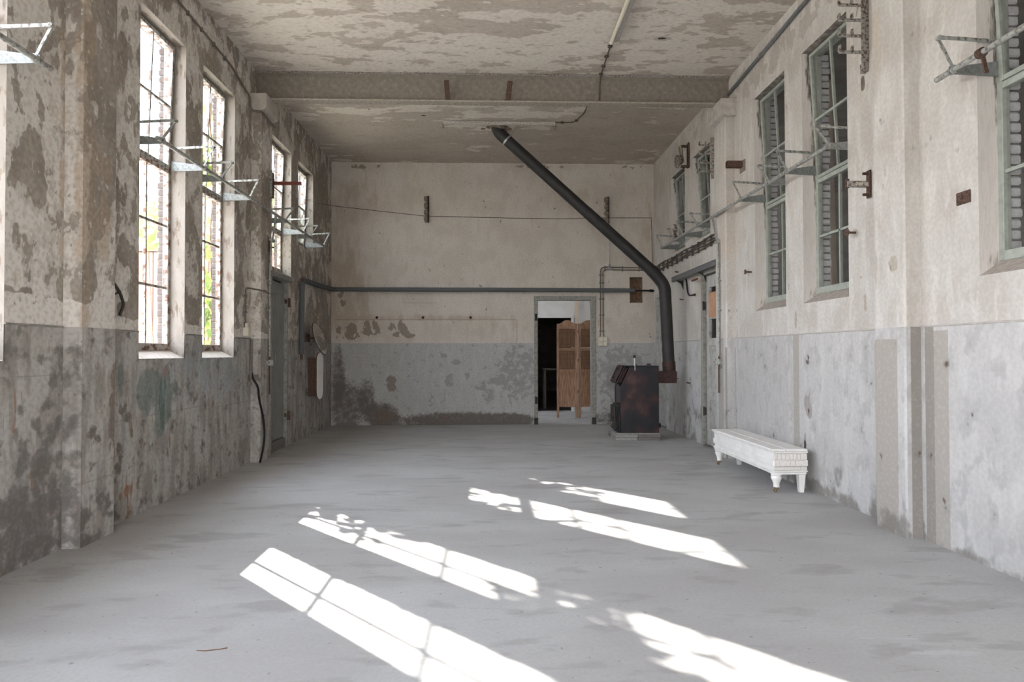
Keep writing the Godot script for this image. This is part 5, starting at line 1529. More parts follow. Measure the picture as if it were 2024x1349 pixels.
func stove() -> void:
	var t := thing("stove", "dark red and black scorched cast iron stove with a slanted hopper front", "stove", v3(2.13, 0.1015, 9.88))
	var d0 := 9.66
	var d1 := 10.10
	var b := MB.new()
	b.prism([Vector2(1.875, 0.1025), Vector2(2.41, 0.1025), Vector2(2.41, 1.03), Vector2(2.01, 1.03), Vector2(1.875, 0.755)], v3(0, 0, d0 + 0.012), Vector3.RIGHT, Vector3.UP, v3(0, 0, d1 - d0 - 0.024))
	wpart("body", b, M.stove, t)
	# side panels with a folded rim
	for e in [[d0, 0.012], [d1 - 0.012, 0.012]]:
		b = MB.new()
		b.prism([Vector2(1.862, 0.1025), Vector2(2.414, 0.1025), Vector2(2.414, 1.045), Vector2(2.0, 1.045), Vector2(1.862, 0.758)], v3(0, 0, e[0]), Vector3.RIGHT, Vector3.UP, v3(0, 0, e[1]))
		wpart("side_panel", b, M.stove, t)
	b = MB.new(); b.bevel_box(v3(2.205, 1.043, 9.88), Vector3(0.42, 0.022, 0.45), 0.006); wpart("top_plate", b, M.stove_dark, t)
	# slanted hopper door standing off the front
	var n := Vector3(-0.899, 0.439, 0).normalized()
	var s := Vector3(0.439, 0.899, 0).normalized()
	var bas := Basis(n, s, n.cross(s))
	var c := v3(1.938, 0.90, 9.88)
	b = MB.new(); b.bevel_box(c + n * 0.03, Vector3(0.05, 0.24, 0.32), 0.008, bas); wpart("hopper_neck", b, M.flue_rust, t)
	b = MB.new(); b.bevel_box(c + n * 0.066, Vector3(0.014, 0.29, 0.37), 0.005, bas); wpart("hopper_frame", b, M.stove_dark, t)
	b = MB.new(); b.bevel_box(c + n * 0.092, Vector3(0.03, 0.27, 0.34), 0.012, bas); var hd := wpart("hopper_door", b, M.flue_rust, t)
	b = MB.new()
	for k in [-1.0, 1.0]: b.box(c + n * 0.115 + s * 0.07 * k, Vector3(0.02, 0.03, 0.05), bas)
	b.tube([c + n * 0.13 + s * 0.09, c + n * 0.13 - s * 0.09], 0.01, 8)
	wpart("handle", b, M.black, t)
	# ash door low on the front
	b = MB.new(); b.bevel_box(v3(1.845, 0.31, 9.88), Vector3(0.05, 0.4, 0.34), 0.006); wpart("ash_door_frame", b, M.stove_dark, t)
	b = MB.new(); b.bevel_box(v3(1.795, 0.36, 9.87), Vector3(0.02, 0.25, 0.33), 0.005); b.box(v3(1.815, 0.36, 9.87), Vector3(0.03, 0.2, 0.26)); wpart("ash_door", b, M.dark_metal, t)
	b = MB.new(); b.tube([v3(1.82, 0.14, 9.69), v3(1.82, 0.47, 9.69)], 0.013, 10)
	for y in [0.17, 0.45]: b.tube([v3(1.82, y - 0.02, 9.69), v3(1.82, y + 0.02, 9.69)], 0.021, 10)
	wpart("hinge", b, M.black, t)
	b = MB.new(); b.prism([Vector2(1.78, 0.15), Vector2(1.84, 0.15), Vector2(1.84, 0.235), Vector2(1.815, 0.235)], v3(0, 0, 9.76), Vector3.RIGHT, Vector3.UP, v3(0, 0, 0.24)); wpart("ash_lip", b, M.dark_metal, t)
	b = MB.new(); b.tube([v3(1.785, 0.32, 9.75), v3(1.755, 0.32, 9.75)], 0.009, 8); wpart("knob", b, M.black, t)
	# damper lever, cap and drain
	b = MB.new(); b.tube([v3(2.078, 1.05, 9.72), v3(2.078, 1.17, 9.72)], [0.012, 0.014], 10); wpart("damper_rod", b, M.zinc, t, "bright metal damper rod")
	b = MB.new(); b.lathe([Vector2(0.0, 0.0), Vector2(0.014, 0.0), Vector2(0.018, 0.035), Vector2(0.016, 0.04), Vector2(0.0, 0.04)], v3(2.078, 1.165, 9.72), 12); wpart("damper_grip", b, M.black, t)
	b = MB.new(); b.tube([v3(2.07, 0.99, 9.652), v3(2.074, 1.12, 9.652)], 0.006, 8); wpart("pull_rod", b, M.zinc, t)
	b = MB.new(); b.tube([v3(2.29, 1.05, 9.74), v3(2.29, 1.085, 9.74)], 0.027, 12); wpart("cap", b, M.flue_rust, t)
	b = MB.new(); b.tube([v3(2.09, 1.05, 9.74), v3(2.09, 1.085, 9.74)], 0.02, 12); wpart("cap", b, M.flue_rust, t)
	b = MB.new(); b.tube([v3(2.40, 0.20, 9.74), v3(2.445, 0.20, 9.74)], 0.03, 12); b.tube([v3(2.43, 0.20, 9.74), v3(2.452, 0.20, 9.74)], 0.036, 6); wpart("drain_stub", b, M.black, t)
	for q in [[1.875, 0.72], [2.40, 0.2], [2.40, 0.84], [2.0, 1.01], [2.38, 1.01]]:
		b = MB.new(); b.tube([v3(q[0], q[1], 9.662), v3(q[0], q[1], 9.654)], 0.008, 6); wpart("bolt", b, M.stove_dark, t)
	b = MB.new(); b.bevel_box(v3(2.56, 0.888, 9.88), Vector3(0.30, 0.175, 0.2), 0.006); wpart("flue_box", b, M.flue_rust, t)

func stovepipe() -> void:
	var t := thing("stovepipe", "matt black stovepipe rising from the stove and slanting up to the ceiling", "stovepipe", v3(2.62, 0.97, 9.88))
	var z := 9.88
	var b := MB.new(); b.tube([v3(2.622, 0.976, z), v3(2.617, 1.11, z)], 0.094, 24); wpart("socket", b, M.flue_rust, t, "rusty pipe socket")
	b = MB.new(); b.tube([v3(2.618, 1.05, z), v3(2.572, 2.05, z)], 0.085, 28); wpart("lower_pipe", b, M.black_pipe, t)
	b = MB.new(); b.tube(bend([v3(2.572, 2.02, z), v3(2.565, 2.22, z), v3(2.40, 2.415, z), v3(2.36, 2.452, z)], 0.11, 8), 0.0875, 28); wpart("elbow", b, M.black_pipe, t)
	var p := v3(2.38, 2.434, z)
	var q := v3(0.21, 4.385, z)
	var m := p.lerp(q, 0.435)
	b = MB.new(); b.tube([p, m], 0.083, 28); wpart("slanted_pipe", b, M.black_pipe, t)
	b = MB.new(); b.tube([m, q], 0.081, 28); wpart("slanted_pipe", b, M.black_pipe, t)
	b = MB.new(); b.tube([m - (q - p).normalized() * 0.01, m + (q - p).normalized() * 0.01], 0.0845, 28); wpart("seam", b, M.black_pipe, t)
	b = MB.new(); b.tube(bend([p.lerp(q, 0.965), v3(0.13, 4.455, z), v3(0.10, 4.60, z + 0.01)], 0.1, 8), 0.083, 28); wpart("top_elbow", b, M.black_pipe, t)
	var cdir := (q - p).normalized()
	b = MB.new(); b.tube([p.lerp(q, 0.975) - cdir * 0.012, p.lerp(q, 0.975) + cdir * 0.012], 0.0875, 28); wpart("clamp_band", b, M.zinc, t, "shiny metal clamp band")
	b = MB.new(); b.tube([p.lerp(q, 0.975) + Vector3(0.05, 0.06, 0.02), v3(0.43, 4.55, 9.86)], 0.006, 6); wpart("hanger_rod", b, M.zinc, t)
	var rng := RandomNumberGenerator.new()
	rng.seed = 14
	b = MB.new()
	for k in 26:
		var a := rng.randf() * TAU
		var r := rng.randf_range(0.09, 0.19)
		var w := Vector3(cos(a) * r, 0, sin(a) * r * 0.8)
		b.bevel_box(v3(0.10, 4.53, z) + w + Vector3(0, rng.randf_range(-0.03, 0.0), 0), Vector3(rng.randf_range(0.03, 0.09), rng.randf_range(0.02, 0.06), rng.randf_range(0.02, 0.06)), 0.01, Basis.from_euler(Vector3(rng.randf() * 2, rng.randf() * 6, rng.randf())))
	wpart("wadding", b, M.wood_dull, t, "tufts of brownish wadding round the pipe hole")

func bench() -> void:
	var t := thing("bench", "low white painted bench on turned legs with brass castors along the right wall", "bench", v3(2.65, 0, 6.745))
	var x0 := 2.49
	var x1 := 2.81
	var d0 := 5.94
	var d1 := 7.56
	var xc := (x0 + x1) * 0.5
	var dc := (d0 + d1) * 0.5
	var layer := func(nm: String, y0: float, y1: float, grow: float, bev: float, m: Material) -> void:
		var b := MB.new(); b.bevel_box(v3(xc, (y0 + y1) * 0.5, dc), Vector3(x1 - x0 - 0.02 + 2 * grow, y1 - y0, d1 - d0 - 0.02 + 2 * grow), bev); wpart(nm, b, m, t)
	for k in 2:
		var b := MB.new(); b.bevel_box(v3([2.545, 2.706][k], 0.379, dc), Vector3([0.132, 0.188][k], 0.022, d1 - d0 + 0.016), 0.007); wpart("seat_board", b, M.bench, t)
	layer.call("nosing", 0.352, 0.369, 0.009, 0.006, M.bench)
	layer.call("apron", 0.29, 0.353, -0.004, 0.002, M.bench)
	layer.call("moulded_rail", 0.236, 0.291, 0.006, 0.004, M.bench)
	layer.call("lower_apron", 0.20, 0.237, -0.008, 0.002, M.bench)
	layer.call("base_moulding", 0.183, 0.201, 0.006, 0.006, M.bench)
	layer.call("base_bead", 0.163, 0.184, -0.002, 0.006, M.bench)
	# patched end grain facing the camera: short blocks glued side by side
	var rng := RandomNumberGenerator.new()
	rng.seed = 4
	for row in [[0.294, 0.349, [0.0, 0.105, 0.22, 0.34, 0.455, 0.575, 0.685, 0.80, 1.0], 0.014], [0.240, 0.287, [0.0, 0.14, 0.48, 0.64, 1.0], 0.006], [0.204, 0.233, [0.0, 0.6, 0.8, 1.0], 0.018]]:
		var cuts: Array = row[2]
		for i in cuts.size() - 1:
			var a: float = x0 + 0.012 + (x1 - x0 - 0.024) * cuts[i]
			var c: float = x0 + 0.012 + (x1 - x0 - 0.024) * cuts[i + 1]
			var b := MB.new(); b.bevel_box(v3((a + c) * 0.5, (row[0] + row[1]) * 0.5, d0 + row[3] - 0.003 + rng.randf_range(-0.0015, 0.0015)), Vector3(c - a - 0.0025, row[1] - row[0] - rng.randf_range(0.0, 0.004), 0.022), 0.0012); wpart("end_block", b, M.bench_end, t)
	# legs: turned at the front, square and tapered against the wall
	for d in [6.0, 7.50]:
		var g := Node3D.new()
		g.name = "turned_leg"
		t.add_child(g, true)
		g.position = v3(2.545, 0, d) - t.position
		var b := MB.new()
		var prof := []
		for q in [[0.012, 0.045], [0.026, 0.047], [0.027, 0.055], [0.024, 0.06], [0.0275, 0.066], [0.024, 0.072], [0.027, 0.08], [0.034, 0.1], [0.043, 0.12], [0.047, 0.134], [0.044, 0.146], [0.036, 0.15], [0.046, 0.153], [0.047, 0.16], [0.044, 0.166], [0.0, 0.166]]: prof.append(Vector2(q[0], q[1]))
		b.lathe(prof, Vector3.ZERO, 24); part("turning", b, M.bench, g)
		b = MB.new()
		b.lathe([Vector2(0.0, 0.028), Vector2(0.017, 0.028), Vector2(0.019, 0.05), Vector2(0.0, 0.05)], Vector3.ZERO, 14)
		b.bevel_box(Vector3(-0.008, 0.022, 0.0), Vector3(0.012, 0.026, 0.03), 0.004)
		b.tube([Vector3(-0.012, 0.0135, -0.009), Vector3(-0.012, 0.0135, 0.009)], 0.0135, 14)
		part("castor", b, M.brass, g, "small brass castor")
		b = MB.new()
		var px := 2.765
		for k in 1:
			var h0 := 0.019
			var h1 := 0.031
			var y0 := 0.0
			var y1 := 0.166
			var lo := [v3(px - h0, y0, d - h0), v3(px + h0, y0, d - h0), v3(px + h0, y0, d + h0), v3(px - h0, y0, d + h0)]
			var hi := [v3(px - h1, y1, d - h1), v3(px + h1, y1, d - h1), v3(px + h1, y1, d + h1), v3(px - h1, y1, d + h1)]
			for i in 4: b.quad(lo[i], lo[(i + 1) % 4], hi[(i + 1) % 4], hi[i])
			b.quad(lo[3], lo[2], lo[1], lo[0])
		wpart("square_leg", b, M.bench, t)

func screen() -> void:
	var t := thing("folding_screen", "folding pine screen with louvred upper panels in the room beyond the doorway", "screen", v3(1.7, 0, 13.1))
	for q in [[v3(1.302, 0, 13.13), v3(1.695, 0, 13.06)], [v3(1.715, 0, 13.06), v3(2.10, 0, 13.2)], [v3(2.115, 0, 13.2), v3(2.45, 0, 13.0)]]:
		screen_panel(t, q[0], q[1])
	for y in [0.5, 1.1, 1.65]:
		var b := MB.new(); b.bevel_box(v3(1.705, y, 13.045), Vector3(0.02, 0.05, 0.02), 0.003); wpart("hinge", b, M.brass, t)

func screen_panel(t: Node3D, a: Vector3, c: Vector3) -> void:
	var f := (c - a).normalized()
	var wd := a.distance_to(c)
	var bas := Basis(f, Vector3.UP, f.cross(Vector3.UP))
	var g := Node3D.new()
	g.name = "leaf"
	t.add_child(g, true)
	g.transform = Transform3D(bas, a - t.position)
	for x in [0.022, wd - 0.022]:
		var b := MB.new(); b.bevel_box(Vector3(x, 0.9, 0), Vector3(0.044, 1.8, 0.026), 0.004); part("stile", b, M.pine, g)
	for y in [[0.20, 0.25], [0.855, 0.925], [1.285, 1.335]]:
		var b := MB.new(); b.bevel_box(Vector3(wd * 0.5, (y[0] + y[1]) * 0.5, 0), Vector3(wd - 0.09, y[1] - y[0], 0.022), 0.003); part("rail", b, M.pine, g)
	var top := [Vector2(0.0, 1.70), Vector2(wd, 1.70)]
	for k in 17:
		var u := 1.0 - k / 16.0
		top.append(Vector2(u * wd, 1.802 + 0.072 * pow(sin(PI * clampf((u - 0.12) / 0.76, 0.0, 1.0)), 1.4)))
	var tb := MB.new(); tb.prism(top, Vector3(0, 0, -0.013), Vector3.RIGHT, Vector3.UP, Vector3(0, 0, 0.026)); part("arched_head", tb, M.pine, g)
	var y := 0.94
	while y < 1.70:
		if y < 1.275 or y > 1.345:
			var b := MB.new(); b.box(Vector3(wd * 0.5, y, 0), Vector3(wd - 0.09, 0.006, 0.042), Basis(Vector3.RIGHT, 0.92)); part("slat", b, M.pine_dark, g)
		y += 0.0325
	for k in 3:
		var w := (wd - 0.09) / 3.0
		var b := MB.new(); b.bevel_box(Vector3(0.045 + w * (k + 0.5), 0.553, 0), Vector3(w - 0.002, 0.61, 0.012), 0.002); part("board", b, M.pine, g)

func far_table() -> void:
	var t := thing("store_table", "small pale table standing in the dark store beyond the doorways", "table", v3(1.55, 0, 15.35))
	var b := MB.new(); b.bevel_box(v3(1.55, 0.88, 15.35), Vector3(0.7, 0.04, 0.45), 0.005); wpart("table_top", b, M.dim_plaster, t)
	for q in [[1.24, 15.16], [1.86, 15.16], [1.24, 15.54], [1.86, 15.54]]:
		b = MB.new(); b.bevel_box(v3(q[0], 0.432, q[1]), Vector3(0.045, 0.856, 0.045), 0.004); wpart("leg", b, M.dim_plaster, t)

# ---------------------------------------------------------------- things fixed to the walls
func small_things() -> void:
	var b := MB.new()
	# cleat racks and chain on the back wall
	for k in 2:
		var x: float = [-1.075, 2.06][k]
		var t := thing("cleat_rack", ["upright wooden cleat rack on the left half of the back wall", "upright wooden cleat rack with a chain, half hidden by the stovepipe"][k], "rack", v3(x, 3.5, 11.82))
		b = MB.new(); b.bevel_box(v3(x + 0.022, 3.735, 11.83), Vector3(0.03, 0.46, 0.04), 0.004); wpart("back_strip", b, M.dark_metal, t)
		for i in 4:
			b = MB.new(); b.bevel_box(v3(x - 0.014, 3.91 - i * 0.118, 11.805), Vector3(0.068, 0.082, 0.085), 0.018, Basis(Vector3.BACK, [0.05, -0.08, 0.04, 0.3][i])); wpart("cleat", b, M.wood_dull, t)
			b = MB.new(); b.bevel_box(v3(x - 0.01, 3.862 - i * 0.118, 11.80), Vector3(0.05, 0.02, 0.06), 0.006); wpart("lug", b, M.rust_paint, t)
	var ch := thing("hanging_chain", "thin steel chain hanging below the right cleat rack", "chain", v3(2.10, 2.68, 11.815))
	b = MB.new()
	var y := 3.52
	var i := 0
	while y > 2.78:
		link(b, v3(2.10, y, 11.815), 0.011, 0.02, 0.0035, i % 2 == 0)
		y -= 0.031
		i += 1
	wpart("links", b, M.zinc, ch)
	for s in [-1.0, 0.0, 1.0]:
		b = MB.new()
		for k in 4: link(b, v3(2.10 + s * 0.009 * (k + 1), 2.775 - k * 0.028, 11.815), 0.010, 0.018, 0.0035, k % 2 == 0)
		wpart("loop", b, M.zinc, ch)
	# pegs in the back wall
	for k in 3:
		var t := thing("wall_peg", ["rusty peg above the peeled patch on the back wall", "middle of the three rusty pegs on the back wall", "rightmost of the three rusty pegs on the back wall"][k], "peg", v3([-1.936, -1.144, -0.323][k], 1.857, 11.84), "rusty pegs in a row on the back wall")
		b = MB.new(); b.lathe([Vector2(0.024, 0.0), Vector2(0.022, 0.012), Vector2(0.012, 0.016), Vector2(0.011, 0.05), Vector2(0.0, 0.052)], Vector3.ZERO, 12, Basis(Vector3.RIGHT, PI * 0.5)); part("stub", b, M.rust, t)
	hook_rack("hook_rack", "painted iron rack of four hooked arms on the right wall near the picture's top", v3(XR, 3.44, 5.09), 0.235, [0.08, 0.205, 0.325, 0.44], 0.07, 1.0)
	hook_rack("hook_rack", "smaller rusty rack of four hooked arms beside the far right windows", v3(XR - PIL, 3.44, 8.31), 0.19, [0.03, 0.14, 0.25, 0.36], 0.045, 0.8)
	# pulley above the farthest right window
	var p := thing("pulley_block", "rusty pulley with a rope on a wall bracket above the farthest right window", "pulley", v3(2.88, 3.9, 9.72))
	b = MB.new(); b.bevel_box(v3(2.874, 4.09, 9.72), Vector3(0.02, 0.36, 0.08), 0.004); wpart("wall_plate", b, M.rust, p)
	b = MB.new(); b.bevel_box(v3(2.82, 4.22, 9.72), Vector3(0.1, 0.03, 0.05), 0.004); b.bevel_box(v3(2.82, 3.93, 9.72), Vector3(0.1, 0.03, 0.05), 0.004); wpart("arm", b, M.rust, p)
	b = MB.new(); b.bevel_box(v3(2.775, 4.10, 9.72), Vector3(0.03, 0.26, 0.10), 0.02, Basis(Vector3.BACK, 0.15)); wpart("cheek", b, M.wood_dull, p)
	b = MB.new(); b.lathe([Vector2(0.0, -0.02), Vector2(0.075, -0.02), Vector2(0.062, 0.0), Vector2(0.075, 0.02), Vector2(0.0, 0.02)], v3(2.735, 4.02, 9.72), 20, Basis(Vector3.BACK, PI * 0.5) * Basis(Vector3.RIGHT, 0.4)); wpart("wheel", b, M.rust_paint, p)
	b = MB.new()
	var lp := []
	for k in 13: lp.append(v3(2.71, 3.99, 9.70) + Vector3(0.02 * sin(k * 0.5), 0.09 * cos(TAU * k / 12.0), 0.05 * sin(TAU * k / 12.0)))
	b.tube(lp, 0.009, 6, false); wpart("rope", b, M.wood_dull, p)
	# knotted rag at the far right window
	var rg := thing("rope_bundle", "knotted brown rope hung on the window opener at the farthest right window", "rope", v3(2.76, 2.98, 10.1))
	var rng := RandomNumberGenerator.new()
	rng.seed = 3
	b = MB.new()
	for s in 4:
		var q := []
		for k in 9: q.append(v3(2.79 + rng.randf_range(-0.035, 0.025), 3.16 - 0.03 * k, 10.1 + rng.randf_range(-0.05, 0.05)))
		b.tube(q, 0.012, 6)
	wpart("strands", b, M.wood_dull, rg)
	# rusty tube stub in the far pier
	var ts := thing("tube_stub", "rusty square tube stub sticking out of the right wall near the far pilaster", "tube", v3(2.88, 3.38, 7.66))
	b = MB.new()
	for e in [[0.033, 0.0, 0.006, 0.07], [-0.033, 0.0, 0.006, 0.07], [0.0, 0.033, 0.07, 0.006], [0.0, -0.033, 0.07, 0.006]]:
		b.box(v3(2.795, 3.385 + e[1], 7.66 + e[0]), Vector3(0.18, e[3], e[2]))
	wpart("tube", b, M.rust, ts)
	b = MB.new(); b.bevel_box(v3(2.883, 3.36, 7.64), Vector3(0.012, 0.13, 0.16), 0.004); wpart("broken_plaster", b, M.wood_dull, ts)
	# brackets and plates on the right wall
	var tb := thing("iron_bracket", "rusty T-shaped iron bracket with a numbered arm on the right wall", "bracket", v3(2.88, 2.41, 5.06))
	b = MB.new(); b.bevel_box(v3(2.875, 2.515, 5.06), Vector3(0.014, 0.21, 0.05), 0.003); wpart("strap", b, M.rust, tb)
	b = MB.new(); b.bevel_box(v3(2.79, 2.515, 5.06), Vector3(0.17, 0.045, 0.03), 0.003); wpart("arm", b, M.rust_paint, tb)
	b = MB.new(); b.bevel_box(v3(2.71, 2.52, 5.06), Vector3(0.03, 0.07, 0.012), 0.003); wpart("tip", b, M.rust, tb)
	var tm := TextMesh.new()
	tm.text = "266 III"
	tm.font_size = 16
	tm.pixel_size = 0.0021
	tm.depth = 0.001
	tm.material = M.ivory
	var lt := piece("lettering", tm, Transform3D(Basis(), v3(2.815, 2.517, 5.043) - tb.position), tb)
	lt.set_meta("label", "faint pale number painted on the arm")
	for yy in [2.595, 2.435]:
		b = MB.new(); b.tube([v3(2.87, yy, 5.06), v3(2.83, yy, 5.06)], 0.011, 6); wpart("bolt", b, M.rust, tb)
	for k in 2:
		var q: Array = [[5.27, 2.184, PI * 0.25, 0.058], [7.41, 2.128, 0.12, 0.05]][k]
		var w := thing("plate_bolt", ["rusty diamond-shaped plate on a bolt in the right wall below the T-shaped bracket", "small rusty square plate on a bolt in the right wall beside the far pilaster"][k], "bolt", v3(XR, q[1], q[0]), "rusty plates on bolts in the right wall")
		b = MB.new(); b.bevel_box(v3(XR - 0.07, q[1], q[0]), Vector3(0.008, q[3], q[3]), 0.002, Basis(Vector3.RIGHT, q[2])); wpart("plate", b, M.rust, w)
		b = MB.new(); b.tube([v3(XR, q[1], q[0]), v3(XR - 0.08, q[1], q[0])], 0.009, 8); wpart("bolt_shaft", b, M.rust, w)
	var wp := thing("wall_plate", "flat rusty plate with one bolt head beside the near right window", "plate", v3(XR, 2.18, 4.04))
	b = MB.new(); b.bevel_box(v3(XR - 0.006, 2.18, 4.04), Vector3(0.012, 0.075, 0.115), 0.002); wpart("plate", b, M.rust, wp)
	b = MB.new(); b.tube([v3(XR - 0.01, 2.182, 4.045), v3(XR - 0.022, 2.182, 4.045)], 0.012, 6); wpart("bolt_head", b, M.rust, wp)
	for k in 4:
		var q: Array = [[10.35, 0.845], [9.72, 0.805], [10.05, 2.03], [10.3, 2.47]][k]
		var w := thing("wall_hook", ["rusty hook low on the right wall, farther of two", "rusty hook low on the right wall, nearer of two", "rusty hook on the right wall below the door rail", "rusty hook on the right wall above the door rail"][k], "hook", v3(XR, q[1], q[0]), "rusty hooks on the right wall")
		b = MB.new(); b.tube(bend([v3(XR, q[1], q[0]), v3(XR - 0.05, q[1], q[0]), v3(XR - 0.05, q[1] + 0.015, q[0])], 0.02), 0.009, 6); wpart("shank", b, M.rust, w)
	# left wall: red bar on the far pilaster
	var rb := thing("red_bar", "red oxide flat bar sticking out from the far left pilaster", "bar", v3(-2.6, 3.2, 8.24))
	b = MB.new(); b.bevel_box(v3(-2.45, 3.297, 8.31), Vector3(0.36, 0.04, 0.02), 0.003); wpart("bar", b, M.iron_red, rb)
	b = MB.new(); b.bevel_box(v3(-2.598, 3.27, 8.20), Vector3(0.02, 0.33, 0.05), 0.004); wpart("back_plate", b, M.opener, rb)
	b = MB.new(); b.bevel_box(v3(-2.61, 3.26, 8.28), Vector3(0.04, 0.3, 0.05), 0.004); wpart("side_strap", b, M.rust, rb)
	var cl := thing("pilaster_clamp", "small rusty clamp on the far left pilaster below the red bar", "clamp", v3(-2.6, 2.45, 8.16))
	b = MB.new(); b.bevel_box(v3(-2.597, 2.53, 8.16), Vector3(0.02, 0.17, 0.04), 0.004); b.tube([v3(-2.6, 2.5, 8.16), v3(-2.55, 2.5, 8.18)], 0.01, 8); wpart("strap", b, M.rust, cl)
	var bc := thing("bent_clip", "bent dark metal clip on the left wall before the nearer tall window", "clip", v3(-2.71, 1.6, 5.06))
	b = MB.new(); b.tube(bend([v3(-2.70, 1.75, 5.0), v3(-2.68, 1.68, 5.05), v3(-2.69, 1.60, 5.12), v3(-2.71, 1.52, 5.10)], 0.03), 0.011, 6); b.tube([v3(-2.70, 1.70, 5.09), v3(-2.69, 1.66, 4.98)], 0.006, 6); wpart("clip", b, M.dark_metal, bc)
	# mirror, board and iron channel in the far left corner
	var mi := thing("round_mirror", "round mirror tilted on an iron arm in the far left corner", "mirror", v3(-2.6, 1.2, 10.35))
	var nrm := Vector3(0.93, 0.30, 0.05).normalized()
	var mb := Basis(Vector3.UP.cross(nrm).normalized(), nrm, Vector3.ZERO)
	mb.z = mb.x.cross(mb.y)
	b = MB.new(); b.lathe([Vector2(0.0, 0.0), Vector2(0.25, 0.0), Vector2(0.26, 0.006), Vector2(0.255, 0.012), Vector2(0.247, 0.010)], v3(-2.56, 1.46, 10.38), 40, mb); wpart("rim", b, M.dark_metal, mi)
	b = MB.new(); b.lathe([Vector2(0.249, 0.011), Vector2(0.0, 0.0112)], v3(-2.56, 1.46, 10.38), 40, mb); wpart("mirror_glass", b, M.mirror, mi)
	b = MB.new(); b.tube([v3(-2.715, 1.47, 10.28), v3(-2.62, 1.47, 10.35), v3(-2.56, 1.46, 10.38)], 0.018, 8); b.bevel_box(v3(-2.70, 1.47, 10.27), Vector3(0.03, 0.12, 0.1), 0.006); wpart("arm", b, M.rust, mi)
	var ic := thing("iron_channel", "rusty brown iron channel fixed upright to the left wall under the round mirror", "channel", v3(-2.7, 0.58, 10.45))
	b = MB.new(); b.bevel_box(v3(-2.698, 0.9, 10.42), Vector3(0.03, 0.54, 0.17), 0.004); wpart("web", b, M.rust, ic)
	b = MB.new(); b.bevel_box(v3(-2.66, 0.9, 10.34), Vector3(0.11, 0.54, 0.014), 0.004); wpart("flange", b, M.rust, ic)
	b = MB.new(); b.bevel_box(v3(-2.665, 0.66, 10.335), Vector3(0.13, 0.1, 0.03), 0.006); wpart("bolted_lug", b, M.rust, ic)
	var ob := thing("oval_board", "white board with rounded ends standing upright against the left wall near the corner", "board", v3(-2.63, 0.54, 10.6))
	var poly := []
	for k in 25:
		var a := PI * k / 24.0
		poly.append(Vector2(0.13 * cos(a), 0.585 + 0.13 * sin(a)))
	for k in 25:
		var a := PI + PI * k / 24.0
		poly.append(Vector2(0.13 * cos(a), 0.13 + 0.13 * sin(a)))
	var on := Vector3(0.97, 0.0, 0.12).normalized()
	var ox := Vector3.UP.cross(on).normalized()
	b = MB.new(); b.prism(poly, v3(-2.58, 0.54, 10.52) - on * 0.024, ox, Vector3.UP, on * 0.022); wpart("edge", b, M.board_brown, ob)
	b = MB.new()
	var inner := []
	for q in poly: inner.append(Vector2(q.x * 0.985, (q.y - 0.3575) * 0.992 + 0.3575))
	b.prism(inner, v3(-2.58, 0.54, 10.52) - on * 0.003, ox, Vector3.UP, on * 0.006); wpart("face", b, M.white_wall, ob)
	# behind the right-hand glass
	var sh := thing("loft_shelf", "reddish timber shelf behind the glass of the second right window", "shelf", v3(3.62, 0.0, 7.2))
	b = MB.new(); b.bevel_box(v3(3.62, 1.85, 7.6), Vector3(0.22, 0.06, 3.4), 0.004); wpart("plank", b, M.board_brown, sh)
	for dd in [6.2, 9.0]:
		b = MB.new(); b.bevel_box(v3(3.62, 0.86, dd), Vector3(0.08, 1.92, 0.08), 0.004); wpart("upright", b, M.board_brown, sh)
	var po := thing("timber_post", "pale timber post standing behind the glass of the second right window", "post", v3(3.62, 1.88, 7.1))
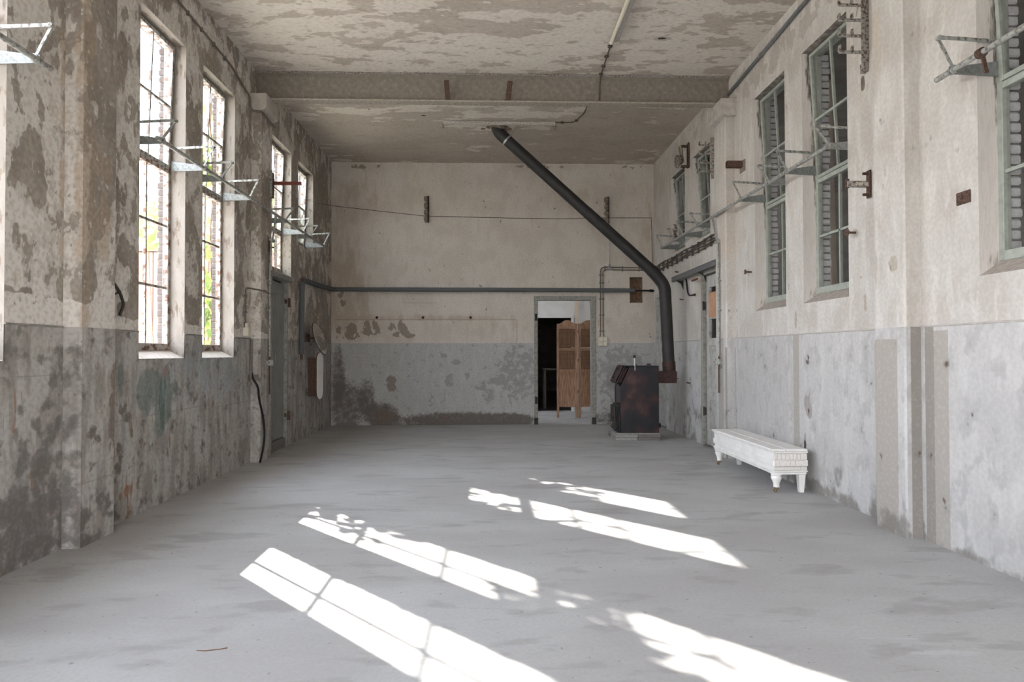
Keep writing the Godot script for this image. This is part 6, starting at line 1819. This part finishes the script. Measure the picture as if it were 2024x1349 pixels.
	b = MB.new(); b.bevel_box(v3(3.60, 3.0, 7.06), Vector3(0.07, 2.24, 0.05), 0.004, Basis(Vector3.BACK, 0.02)); wpart("post", b, M.post, po)
	# a twig on the floor
	var tw := thing("twig", "thin brown twig lying on the concrete floor at the lower left", "twig", v3(-1.16, 0, 2.915))
	b = MB.new(); b.tube([v3(-1.22, 0.002, 2.912), v3(-1.18, 0.003, 2.905), v3(-1.13, 0.002, 2.92), v3(-1.10, 0.003, 2.93)], [0.0012, 0.0018, 0.0016, 0.0022], 6); wpart("stick", b, M.twig, tw)

func link(b: MB, at: Vector3, r: float, h: float, w: float, turned: bool) -> void:
	var q := []
	for k in 11:
		var a := TAU * k / 10.0
		var off := Vector3(r * cos(a), h * sin(a), 0) if not turned else Vector3(0, h * sin(a), r * cos(a))
		q.append(at + off)
	b.tube(q, w, 5, false)

func hook_rack(called: String, label: String, at: Vector3, reach: float, ys: Array, wide: float, k: float) -> void:
	# angle-iron back with arms that end in up-turned hooks
	var t := thing(called, label, "hook rack", at)
	var hgt: float = ys[-1] + 0.09
	var b := MB.new()
	b.bevel_box(Vector3(-0.006, hgt * 0.5, 0), Vector3(0.012, hgt, wide), 0.003)
	b.bevel_box(Vector3(-0.03 * k, hgt * 0.5, wide * 0.45), Vector3(0.06 * k, hgt, 0.008), 0.003)
	part("back_angle", b, M.rust_paint, t)
	for y in ys:
		b = MB.new()
		var z := wide * 0.5
		b.bevel_box(Vector3(-reach * 0.5, y, z), Vector3(reach, 0.024 * k, 0.012), 0.003)
		for x in [-reach + 0.006, -reach * 0.56]:
			b.prism([Vector2(-0.012 * k, 0), Vector2(0.010 * k, 0), Vector2(0.010 * k, 0.055 * k), Vector2(-0.006 * k, 0.05 * k), Vector2(-0.012 * k, 0.03 * k)], Vector3(x, y, z - 0.006), Vector3.RIGHT, Vector3.UP, Vector3(0, 0, 0.012))
		part("hooked_arm", b, M.rust_paint, t)
	b = MB.new()
	b.bevel_box(Vector3(-0.02 * k, -0.025 * k, 0), Vector3(0.04 * k, 0.07 * k, wide * 0.8), 0.003)
	part("foot_lug", b, M.rust_paint, t)
